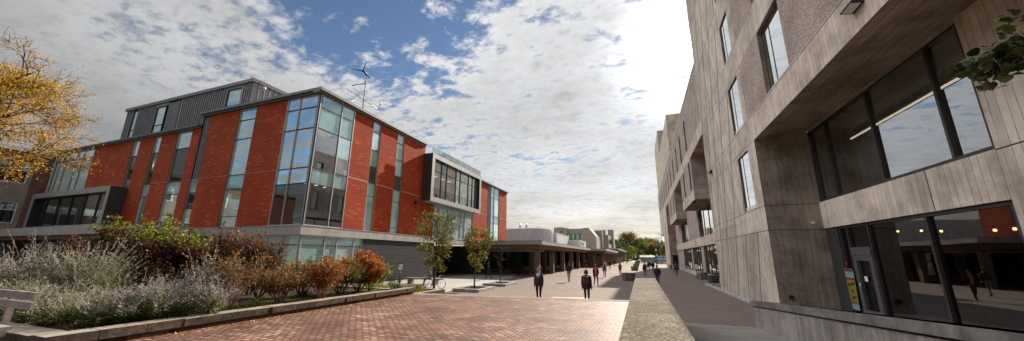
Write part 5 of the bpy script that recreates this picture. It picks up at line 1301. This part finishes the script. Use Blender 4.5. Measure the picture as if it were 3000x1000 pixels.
person(1841, 770, 'distant person in navy behind the grey green one', 1.75, 0, (.03, .035, .06), None, (.02, .02, .03), stride=.25, voxel=.02)
person(1870, 774, 'distant person in violet by the far planters', 1.72, math.pi, (.09, .06, .12), None, (.16, .09, .10), stride=.25, voxel=.02)
person(1859.5, 763, 'farthest walker near the lawn path in dark clothes', 1.75, 0, (.05, .05, .06), None, (.04, .04, .04), stride=.2, voxel=.03)
person(1863.5, 762, 'farthest walker near the lawn path in brown', 1.75, 0, (.10, .06, .04), None, (.04, .04, .04), stride=.2, voxel=.03)
person(1891, 809, 'person in a long black coat and black leggings seen from behind', 1.74, math.pi, BK, None, (.012, .012, .013), hairc=(.10, .06, .035), hair='short', stride=.18, arms=('down', 'down'), coat=.36, bag=((.015, .013, .013), 'black shoulder bag of the person in the long coat', -1))
person(1900.5, 797, 'woman in a royal blue jacket walking forward', 1.68, .1, (.035, .03, .16), None, (.05, .055, .10), hairc=(.05, .03, .02), hair='long', stride=.24)
person(1905.5, 792, 'dark haired person in navy just behind the blue jacket', 1.72, .1, (.03, .028, .05), None, (.02, .02, .03), hairc=(.03, .02, .015), stride=.2, voxel=.014)
person(1914.5, 800, 'woman with long fair hair in a black jacket behind the big hooded figure', 1.72, 0, BK, None, BK, hairc=(.20, .12, .07), hair='long', stride=.1, arms=('down', 'pocket'))
person(1929, 837, 'broad person in a black hooded jacket striding behind the concrete wall end', 1.74, -.2, (.016, .014, .015), (.03, .018, .018), (.02, .018, .02), hairc=(.016, .014, .015), hair='cap', skin='d', stride=.34, arms=('pocket', 'pocket'), hood=True, wide=1.2, coat=.08)
person(1983, 809, 'person in dark grey walking away by the metal railing', 1.74, math.pi-.3, (.035, .035, .04), None, (.014, .014, .015), hairc=(.03, .022, .02), stride=.15, arms=('down', 'down'))
person(1430, 819, 'dark silhouetted person walking in the shade near the parked bicycles', 1.72, -.9, (.014, .013, .014), None, (.012, .012, .013), hairc=(.015, .012, .01), stride=.32, arms=('swing', 'pocket'), skin='d')
# seated person on the stone bench behind the bicycle
person(0, 0, 'seated person in a grey top on the stone bench behind the bicycle', 1.72, -.75, (.20, .20, .21), None, (.03, .03, .035), hairc=(.05, .03, .02), stride=0, arms=('reach', 'reach'), sit=True, loc=Vector((-17.05, 26.1, 0)))
# two customers inside the shop
person(0, 0, 'customer in a faded pink top seated behind the shop glass at lower right', 1.68, 1.9, (.26, .10, .11), None, (.04, .04, .05), hairc=(.3, .2, .12), hair='long', stride=0, arms=('reach', 'reach'), sit=True, loc=Vector((8.9, 11.3, 0)), z=.34)
person(0, 0, 'customer in a pale shirt at the right frame edge behind the shop glass', 1.7, 1.5, (.34, .33, .30), None, (.05, .06, .09), hairc=(.1, .06, .03), stride=0, arms=('reach', 'reach'), sit=True, loc=Vector((8.7, 10.55, 0)), z=.34)

# ================================================================ BICYCLES AND FURNITURE
def bike(label, loc, rz, frame, group=None):
    t = thing('bicycle', loc, label, 'bicycle', group, rz=rz, local=True)
    rw_ = .34
    fm = plain('bicycle_paint', frame, .35, .1, .05, 5)
    for x in (-.52, .52):
        mb = MB(); mb.tube([(x+(rw_-.03)*math.cos(2*math.pi*k/28), 0, rw_+(rw_-.03)*math.sin(2*math.pi*k/28)) for k in range(29)], .009, 'steel', 5, True, False)
        for k in range(14): a = 2*math.pi*k/14; mb.tube([(x, 0, rw_), (x+(rw_-.03)*math.cos(a), 0, rw_+(rw_-.03)*math.sin(a))], .0022, 'steel', 3, True, False)
        mb.tube([(x, -.05, rw_), (x, .05, rw_)], .022, 'steel', 8); w = mb.build('wheel', t)
        mb = MB(); mb.tube([(x+rw_*math.cos(2*math.pi*k/28), 0, rw_+rw_*math.sin(2*math.pi*k/28)) for k in range(29)], .017, 'tyre', 6, True, False); mb.build('tyre', w, off=(0, 0, 0))
    mb = MB(); bb, st, hd, rr2, ft = (-.08, 0, .28), (-.22, 0, .78), (.36, 0, .80), (-.52, 0, rw_), (.52, 0, rw_)
    for a, b, r in ((bb, st, .017), (st, (.345, 0, .76), .016), (bb, (.37, 0, .68), .019), (hd, (.38, 0, .62), .02), ((.38, 0, .62), ft, .013), (bb, rr2, .011), ((-.20, 0, .74), rr2, .010), (hd, (.34, 0, .90), .014), (st, (-.25, 0, .90), .014)): mb.tube([a, b], r, fm, 7)
    mb.build('frame', t)
    mb = MB(); mb.tube([(.44, -.22, .86), (.47, -.2, .90), (.36, -.05, .92), (.36, .05, .92), (.47, .2, .90), (.44, .22, .86)], .013, 'black', 6); mb.build('handlebar', t)
    mb = MB(); mb.tube([(-.36, 0, .92), (-.27, 0, .925), (-.10, 0, .915)], [.06, .05, .018], 'black', 8); mb.build('saddle', t)
    mb = MB(); mb.tube([(-.08, -.05, .28), (-.08, -.035, .28)], .09, 'black', 12); mb.tube([(-.08, -.06, .28), (.02, -.07, .15)], .01, 'black', 5); mb.tube([(-.08, .06, .28), (-.18, .07, .41)], .01, 'black', 5); mb.build('crank', t)
    return t
a, b = gz(1265, 844.5), gz(1300, 845.5); cxy = (gz(1264, 844)+gz(1300.5, 844.5))/2
b1 = bike('silver white road bicycle parked beside the young tree', (-14.75, 23.3, .006), R(12), (.55, .56, .56))
b2 = bike('dark bicycle in the shaded rack by the covered walkway', (-19.3, 43.2, .006), R(75), (.03, .03, .035), 'bicycles in the shaded rack')
for k in range(1, 7): dup(b2, (-19.3+k*.42, 43.2+k*.12, .006), R(75+rnd.uniform(-8, 8)))
b3 = bike('bicycle in the crowded far rack beyond the concrete building', (gz(1922, 772).x, 132, 0), R(80), (.35, .36, .38), 'bicycles in the far rack')
for k in range(1, 16):
    q = gy(1921+k*2.4, 772, 131+(k % 3)*2.5); dup(b3, (q.x, q.y, 0), R(60+rnd.uniform(-30, 40)), s=1.15)
# stone bench and info stand by the grey brick wall
t = thing('stone_bench', (-18.8, 27.5, 0), 'low stone bench beside the grey brick wall', 'bench'); mb = MB(); q0, q1 = gz(1236, 822), gz(1303, 822)
mb.box(-19.6, -16.1, 26.2, 26.7, .38, .50, 'curbtop'); mb.build('seat', t)
for x in (-19.2, -16.7):
    mb = MB(); mb.box(x-.2, x+.2, 26.25, 26.65, 0, .38, 'curbtop'); mb.build('leg', t)
def stand(label, p, face, bm):
    t = thing('sign_stand', p, label, 'sign', rz=face, local=True); mb = MB(); mb.tube_z([(.26, 0), (.26, .03), (.10, .06), (.05, .5), (.035, 1.0)], (0, 0, 0), 'black', 12); mb.build('post', t)
    mb = MB(); mb.hexa([(-.24, -.06, 1.0), (.24, -.06, 1.0), (.24, 0, .98), (-.24, 0, .98), (-.24, .04, 1.68), (.24, .04, 1.68), (.24, .10, 1.66), (-.24, .10, 1.66)], 'black'); bd = mb.build('board', t)
    mb = MB(); mb.face([(-.19, -.062, 1.06), (.19, -.062, 1.06), (.19, .030, 1.62), (-.19, .030, 1.62)], 'whitep'); mb.build('notice', bd, off=(0, 0, 0)); return t
q = gz(1162, 822); stand('black sign stand with a white notice by the grey brick wall', (q.x+1.6, q.y-1.6, 0), R(20), 0)
q = gz(2052, 817); stand('black tilted menu stand with a pale notice outside the shop windows', (q.x-.3, q.y, 0), R(-8), 0)
# concrete planters
def octo(label, p, w, h, m='cap', group=None, taper=1.12):
    t = thing('concrete_planter', p, label, 'planter', group, local=True); mb = MB()
    def ring(r, z): return [(r*math.cos(R(22.5+45*k)), r*math.sin(R(22.5+45*k)), z) for k in range(8)]
    rs = [ring(w*.5*.96, 0), ring(w*.5, .08), ring(w*.5*taper, h), ring(w*.5*taper-.12, h), ring(w*.5*taper-.14, h-.12)]
    for a_, b_ in zip(rs, rs[1:]):
        for k in range(8): mb.face([a_[k], a_[(k+1) % 8], b_[(k+1) % 8], b_[k]], m)
    mb.build('bowl', t); mb = MB(); mb.face([(x*.98, y*.98, h-.10) for x, y, z in rs[4]], 'soil'); mb.build('soil', t); return t
octo('nearest octagonal concrete planter in the row down the plaza', gz(1842, 824)+Vector((0, .7, 0)), 1.35, .78)
octo('second octagonal concrete planter in the row down the plaza', gz(1859.5, 794)+Vector((0, .7, 0)), 1.25, .78)
octo('third concrete planter in the row, half hidden by the second', gz(1864, 783)+Vector((0, .7, 0)), 1.35, .8)
octo('fourth concrete planter in the row, small in the distance', gz(1867, 776.5)+Vector((0, .7, 0)), 1.5, .85)
octo('last and smallest concrete planter in the row', gz(1868.5, 771)+Vector((0, .7, 0)), 1.9, .95)
octo('dark concrete tub against the shop windows, nearer one', (6.25, 38.3, 0), .95, .78, 'zincd')
octo('grey concrete tub against the shop windows behind the menu stand', (6.35, 45.5, 0), .95, .75, 'cap')
# railing by the entrance
t = thing('railing', (5.2, 68, 0), 'metal pipe railing by the dark entrance of the concrete building', 'railing'); mb = MB()
for pth in ([(4.6, 62, 0), (4.6, 62, 1.0), (5.6, 76, 1.0), (5.6, 76, 0)], [(4.6, 62, .5), (5.6, 76, .5)], [(6.6, 60, 0), (6.6, 60, 1.0), (6.6, 76, 1.0), (6.6, 76, 0)], [(6.6, 60, .5), (6.6, 76, .5)], [(5.0, 67, 0), (5.0, 67, 1)], [(6.6, 68, 0), (6.6, 68, 1)]): mb.tube(pth, .04, 'steel', 6)
mb.build('rail', t)
# lamp posts and shelter at the end
for i, (px, Y, h, lb) in enumerate(((1923, 128, 4.6, 'short lamp post with a round head near the bicycle shelter'), (1899, 215, 11, 'tall dark lamp post, leftmost of those over the far lot'), (1921, 190, 11, 'tall dark lamp post right of the leftmost one'), (1928, 195, 12, 'tall dark lamp post with double arm near the shelter'), (1934, 205, 12.5, 'tall dark lamp post third from the right building'), (1942, 150, 11.3, 'tall dark lamp post nearest the concrete building'))):
    q = gy(px, 750, Y); t = thing('lamp_post', (q.x, Y, 0), lb, 'lamp post', 'lamp posts at the end of the plaza', local=True); mb = MB(); mb.tube([(0, 0, 0), (0, 0, h)], [.13, .08], 'dark', 8); mb.build('post', t); mb = MB()
    if h < 6: mb.tube_z([(.05, 0), (.22, .12), (.25, .3), (.1, .45)], (0, 0, h-.1), 'white', 10)
    else: mb.box(-1.1, 1.1, -.08, .08, h-.05, h+.05, 'dark'); mb.box(-1.4, -.6, -.2, .2, h+.05, h+.2, 'dark'); mb.box(.6, 1.4, -.2, .2, h+.05, h+.2, 'dark')
    mb.build('lamp_head', t)
t = thing('bike_shelter', (gy(1898, 760, 150).x, 150, 0), 'pale metal shelter with a curved roof at the end of the plaza', 'shelter', local=True); mb = MB()
for x in (-2.6, 0, 2.2):
    for y in (0, 3): mb.tube([(x, y, 0), (x, y, 2.4)], .08, 'steel', 6)
mb.build('post', t); mb = MB()
for k in range(6): a0, a1 = k/6, (k+1)/6; mb.hexa([(-3, -.5+4*a0, 2.3+.6*math.sin(math.pi*a0)), (2.6, -.5+4*a0, 2.3+.6*math.sin(math.pi*a0)), (2.6, -.5+4*a1, 2.3+.6*math.sin(math.pi*a1)), (-3, -.5+4*a1, 2.3+.6*math.sin(math.pi*a1))]+[(-3, -.5+4*a0, 2.38+.6*math.sin(math.pi*a0)), (2.6, -.5+4*a0, 2.38+.6*math.sin(math.pi*a0)), (2.6, -.5+4*a1, 2.38+.6*math.sin(math.pi*a1)), (-3, -.5+4*a1, 2.38+.6*math.sin(math.pi*a1))], 'concw')
mb.build('roof', t); mb = MB(); mb.box(-2.6, 2.2, 3.02, 3.06, .2, 2.2, 'teal'); mb.box(-2.64, -2.60, .1, 3, .2, 2.2, 'whitec'); mb.build('panel', t)
t = thing('kiosk', (gy(1935, 760, 160).x, 160, 0), 'blue and white kiosk behind the far bicycles', 'kiosk', local=True); mb = MB(); mb.box(-2.6, 2.6, 0, 3, 0, 2.6, plain('kiosk_blue', (.05, .13, .22))); mb.build('wall', t); mb = MB(); mb.box(-2.9, 2.9, -.4, 3.3, 2.6, 2.8, 'white'); mb.build('roof', t); mb = MB(); mb.box(-2.0, 2.0, -.03, 0, 1.2, 2.2, 'teal'); mb.build('window', t)
t = thing('delivery_van', (gy(1951, 760, 185).x, 185, 0), 'white van parked at the far lot', 'van', local=True); mb = MB()
pr = [(-2.4, .5), (2.4, .5), (2.4, 2.4), (-1.2, 2.4), (-1.9, 1.5), (-2.4, 1.3)]
for y, fl in ((-.9, 0), (.9, 1)): P_ = [(x, y, z) for x, z in pr]; mb.face(P_[::-1] if fl else P_, 'white')
for i in range(6): (x0, z0), (x1, z1) = pr[i], pr[(i+1) % 6]; mb.face([(x0, -.9, z0), (x0, .9, z0), (x1, .9, z1), (x1, -.9, z1)], 'white')
mb.build('body', t)
for x in (-1.5, 1.5):
    for y in (-.85, .85): mb = MB(); mb.tube([(x, y-.1, .35), (x, y+.1, .35)], .35, 'tyre', 12); mb.build('wheel', t)
mb = MB(); mb.face([(-1.1, -.91, 1.5), (-.2, -.91, 1.5), (-.2, -.91, 2.15), (-1.05, -.91, 2.15)], 'mirrordk'); mb.build('window', t)
# wooden bench at the left edge
t = thing('wooden_bench', (-10.4, 2.7, HT), 'weathered wooden slat bench at the left edge in front of the lavender', 'bench'); mb = MB()
e0 = gy(78, 836, 2.78)
for z0, z1 in ((1.53, 1.645), (1.68, 1.795)):
    mb = MB(); mb.box(-12.2, -9.16, 2.78, 2.82, z0, z1, 'benchw'); mb.build('backrest', t)
for k in range(3): mb = MB(); mb.box(-12.2, -9.35, 2.32+k*.14, 2.44+k*.14, 1.24, 1.29, 'benchw'); mb.build('seat', t)
for x in (-10.15, -11.8):
    mb = MB(); mb.box(x-.03, x+.03, 2.33, 2.40, HT, 1.24, 'benchw'); mb.box(x-.03, x+.03, 2.825, 2.90, HT, 1.75, 'benchw'); mb.box(x-.029, x+.029, 2.40, 2.825, 1.16, 1.235, 'benchw'); mb.build('leg', t)
# shop: cup poster on the glass and hanging lamps
def text(body, size, m, parent, loc, rot, name='lettering', font=None, shear=.15):
    cu = bpy.data.curves.new(name, 'FONT'); cu.body = body; cu.size = size; cu.align_x = 'CENTER'; cu.align_y = 'CENTER'; cu.extrude = .002; cu.shear = shear; cu.offset = .004
    o = bpy.data.objects.new(name, cu); COL.objects.link(o); dg = bpy.context.evaluated_depsgraph_get(); dg.update()
    me = bpy.data.meshes.new_from_object(o.evaluated_get(dg)); bpy.data.objects.remove(o); bpy.data.curves.remove(cu)
    me.materials.clear(); me.materials.append(m); o = bpy.data.objects.new(name, me); COL.objects.link(o); o.parent = parent; o.location = loc; o.rotation_euler = rot; return o
t = thing('cup_poster', (X7, 17.62, .4), 'tall paper cup poster with a yellow label on the glass beside the shop door', 'poster', rz=-math.pi/2, local=True)
pw = plain('poster_white', (.22, .28, .28), .5, 0, .05); py_ = plain('poster_yellow', (.23, .18, .012), .5, 0, .05); pr_ = plain('poster_red', (.20, .02, .02), .5); pk = plain('poster_ink', (.03, .035, .02), .5)
def cupx(z): return .23+.09*z/1.7
def band(z0, z1, m, w=.0, y=-.02):
    mb = MB(); mb.hexa([(-cupx(z0), y, z0), (cupx(z0), y, z0), (cupx(z0), y+.008, z0), (-cupx(z0), y+.008, z0), (-cupx(z1), y, z1), (cupx(z1), y, z1), (cupx(z1), y+.008, z1), (-cupx(z1), y+.008, z1)], m); return mb
for nm, z0, z1, m, y in (('cup', .12, 1.62, pw, -.02), ('label', .40, 1.22, py_, -.026), ('stripe', 1.23, 1.30, pr_, -.0262), ('stripe', .34, .39, pr_, -.0262)): band(z0, z1, m, 0, y).build(nm, t)
mb = MB(); mb.prism([(.30*math.cos(R(k*20)), .03*math.sin(R(k*20))-.04) for k in range(18)], 1.58, 1.66, plain('smoothie', (.16, .05, .06), .5)); mb.tube([(-.05, -.05, 1.6), (.02, -.05, 1.9)], .02, plain('straw_pink', (.3, .08, .08)), 6); mb.build('drink', t)
text('Booster', .155, pk, t, (0, -.030, 1.07), (R(90), R(-12), 0)); text('Juice', .17, pk, t, (.02, -.030, .58), (R(90), R(-12), 0))
mb = MB(); mb.tube([(0, -.0275, .80), (0, -.0285, .80)], .075, pk, 12); mb.build('emblem', t)
lab = ['hanging bulb nearest the shop door', 'second hanging bulb from the shop door', 'third hanging bulb, left of the middle window post', 'fourth hanging bulb, right of the middle window post', 'fifth hanging bulb near the right window end', 'last hanging bulb at the right window end']
for (px, py), lb in zip(((2572, 680), (2630, 677), (2699, 675), (2757, 676), (2914, 673), (2972, 669)), lab):
    q = gx(px, py, 9.6); t = thing('hanging_lamp', q, lb, 'lamp', 'bulbs hanging in the shop', local=True)
    mb = MB(); mb.tube([(0, 0, .05), (0, 0, 3.72-q.z)], .008, 'black', 5); mb.tube_z([(.09, 0), (.05, .08), (.02, .12)], (0, 0, .02), 'black', 10); mb.build('shade', t); mb = MB(); mb.tube_z([(.01, -.06), (.04, -.04), (.034, 0), (.02, .03)], (0, 0, 0), 'bulb', 10); mb.build('bulb', t)
for i, (x, y, lb) in enumerate(((9.1, 12.3, 'small round table behind the right shop pane'), (9.0, 14.4, 'small round table behind the left shop pane'))):
    t = thing('cafe_table', (x, y, .31), lb, 'table', local=True); mb = MB(); mb.tube_z([(.35, .70), (.35, .73)], (0, 0, 0), 'wood', 18); mb.build('tabletop', t); mb = MB(); mb.tube_z([(.22, 0), (.22, .02), (.03, .05), (.03, .70)], (0, 0, 0), 'black', 10); mb.build('leg', t)
for (x, y, lb) in ((8.9, 11.3, 'stool under the customer in pink'), (8.7, 10.55, 'stool under the customer in the pale shirt')):
    t = thing('stool', (x, y, .31), lb, 'stool', local=True); mb = MB(); mb.tube_z([(.17, .42), (.17, .45)], (0, 0, 0), 'wood', 14); mb.build('seat', t); mb = MB(); mb.tube_z([(.16, 0), (.16, .02), (.03, .04), (.03, .42)], (0, 0, 0), 'black', 10); mb.build('leg', t)
# round manhole slab beyond the steps
mb = MB(); mb.prism([(-5.2, 19.5), (-2.9, 20.2), (-3.2, 22.2), (-5.3, 21.6)], .001, .005, 'pad'); struct(mb.build('concrete_slab'))

# ================================================================ SKY, SUN, CAMERA
SV = ray(2030, 140).normalized(); EL_, AZ = math.asin(SV.z), R(9.6)
SV = Vector((math.sin(AZ)*math.cos(EL_), math.cos(AZ)*math.cos(EL_), math.sin(EL_)))
W = bpy.data.worlds.new('World'); SC.world = W; W.use_nodes = True; wt = W.node_tree; wt.nodes.clear(); n = N(wt)
out = wt.nodes.new('ShaderNodeOutputWorld'); bg = wt.nodes.new('ShaderNodeBackground'); wt.links.new(bg.outputs[0], out.inputs[0])
sky = wt.nodes.new('ShaderNodeTexSky'); sky.sky_type = 'NISHITA'; sky.sun_disc = False; sky.sun_elevation = EL_; sky.sun_rotation = AZ; sky.air_density = 1.0; sky.dust_density = .2; sky.ozone_density = 3.0
SKY_S = .057
tc = wt.nodes.new('ShaderNodeTexCoord').outputs['Generated']; sp = wt.nodes.new('ShaderNodeSeparateXYZ'); wt.links.new(tc, sp.inputs[0])
zz = n.math('ADD', n.math('MAXIMUM', sp.outputs[2], 0.0), .12)
cx_, cy_ = n.math('DIVIDE', sp.outputs[0], zz), n.math('DIVIDE', sp.outputs[1], zz)
cb = wt.nodes.new('ShaderNodeCombineXYZ'); n.put(cb.inputs[0], cx_); n.put(cb.inputs[1], cy_); P_ = cb.outputs[0]
mp = wt.nodes.new('ShaderNodeMapping'); mp.inputs['Rotation'].default_value[2] = R(28); mp.inputs['Scale'].default_value = (1.0, 1.35, 1); mp.inputs['Location'].default_value = (3.1, 1.7, 0); wt.links.new(P_, mp.inputs[0]); Q_ = mp.outputs[0]
big = n.noise(Q_, .9, 3, .5, .2); med = n.noise(Q_, 5.6, 9, .62, .25); fine = n.noise(Q_, 18.0, 6, .62, .3)
def dotv(v):
    d = wt.nodes.new('ShaderNodeVectorMath'); d.operation = 'DOT_PRODUCT'; wt.links.new(tc, d.inputs[0]); d.inputs[1].default_value = tuple(v.normalized()); return d.outputs['Value']
ds = n.math('MAXIMUM', dotv(SV), 0.0)
gap = n.smooth(dotv(ray(1130, 10)), .95, .99); gap2 = n.smooth(dotv(ray(760, -40)), .93, .995)
left = n.smooth(dotv(ray(150, 380)), .75, .97)
back = n.smooth(dotv(-SV), -.25, .5)
den = n.math('ADD', n.math('MULTIPLY', n.math('SUBTRACT', big, .5), .45), n.math('ADD', n.math('MULTIPLY', n.math('SUBTRACT', med, .5), n.math('MULTIPLY_ADD', left, -.5, .85)), n.math('MULTIPLY', n.math('SUBTRACT', fine, .5), .30)))
den = n.math('ADD', den, .145)
den = n.math('ADD', den, n.math('MULTIPLY', gap, -.19)); den = n.math('ADD', den, n.math('MULTIPLY', gap2, -.10)); den = n.math('ADD', den, n.math('MULTIPLY', left, .10))
den = n.math('ADD', den, n.math('MULTIPLY', n.smooth(ds, .80, 1.0), .0)); den = n.math('ADD', den, n.math('MULTIPLY', n.smooth(sp.outputs[2], .35, .0), .10))
den = n.math('ADD', den, n.math('MULTIPLY', back, -.10))
cov = n.smooth(den, -.045, .125)
core = n.smooth(den, .06, .42)
# clouds scatter strongly forward: silver near the sun, grey away from it
fw3 = n.math('MULTIPLY', n.math('POWER', ds, 3200.0), 14.0); fw_ = n.math('POWER', ds, 3.0); fw2 = n.math('POWER', ds, 140.0)
west_fill = n.smooth(dotv(Vector((-.72, -.12, .68))), .925, .99); low = n.math('MULTIPLY', n.smooth(sp.outputs[2], .30, .02), fw_)  # bright patch added to the unseen western sky to lift the right facade
bri = n.math('ADD', n.math('MULTIPLY_ADD', fw_, .19, .27), n.math('MULTIPLY_ADD', fw2, 1.1, n.math('MULTIPLY', back, -.12)))
bri = n.math('ADD', bri, n.math('MULTIPLY_ADD', west_fill, 3.6, n.math('MULTIPLY', low, .26)))
shade = n.math('MULTIPLY_ADD', core, -.56, 1.18); shade = n.math('MULTIPLY', shade, n.math('MULTIPLY_ADD', n.smooth(n.math('ADD', n.math('MULTIPLY', med, .6), n.math('MULTIPLY', fine, .4)), .35, .62), .42, .70))
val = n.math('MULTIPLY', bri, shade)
ccol = n.mix(n.smooth(sp.outputs[2], .22, .0), (.97, .98, 1.0, 1), (1.05, .95, .80, 1))
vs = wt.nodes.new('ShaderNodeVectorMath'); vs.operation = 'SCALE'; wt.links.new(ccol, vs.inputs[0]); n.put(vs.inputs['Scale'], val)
sk = wt.nodes.new('ShaderNodeVectorMath'); sk.operation = 'SCALE'; wt.links.new(sky.outputs[0], sk.inputs[0]); sk.inputs['Scale'].default_value = SKY_S
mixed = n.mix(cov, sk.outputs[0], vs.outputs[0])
va = wt.nodes.new('ShaderNodeVectorMath'); va.operation = 'ADD'; wt.links.new(mixed, va.inputs[0]); gl_ = wt.nodes.new('ShaderNodeCombineXYZ')
for i in range(3): n.put(gl_.inputs[i], fw3)
wt.links.new(gl_.outputs[0], va.inputs[1]); fin = va.outputs[0]
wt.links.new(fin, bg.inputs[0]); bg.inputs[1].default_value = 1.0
sl_ = bpy.data.lights.new('sun', 'SUN'); sl_.energy = 5.0; sl_.angle = R(.55); sl_.color = (1, .90, .76)
so = bpy.data.objects.new('sun', sl_); COL.objects.link(so); so.rotation_euler = (-SV).to_track_quat('-Z', 'Y').to_euler(); so.location = (0, 0, 60)
cd = bpy.data.cameras.new('camera'); co = bpy.data.objects.new('camera', cd); COL.objects.link(co); SC.camera = co
cd.sensor_width = 36; cd.sensor_fit = 'HORIZONTAL'; cd.lens = FPX/3000*36; cd.shift_y = (CYP-500)/3000; cd.clip_end = 5000; cd.clip_start = .05
mw = Matrix.Identity(4)
for i in range(3): mw[i][0] = AR[i]; mw[i][1] = -AD[i]; mw[i][2] = -AF[i]; mw[i][3] = CAM[i]
co.matrix_world = mw
SC.view_settings.view_transform = 'Standard'; SC.view_settings.look = 'None'; SC.view_settings.exposure = .85; SC.view_settings.gamma = 1
SC.cycles.max_bounces = 8; SC.cycles.transparent_max_bounces = 16; SC.cycles.caustics_reflective = False; SC.cycles.caustics_refractive = False
for o in bpy.data.objects:
    if '_o' in o.keys(): del o['_o']
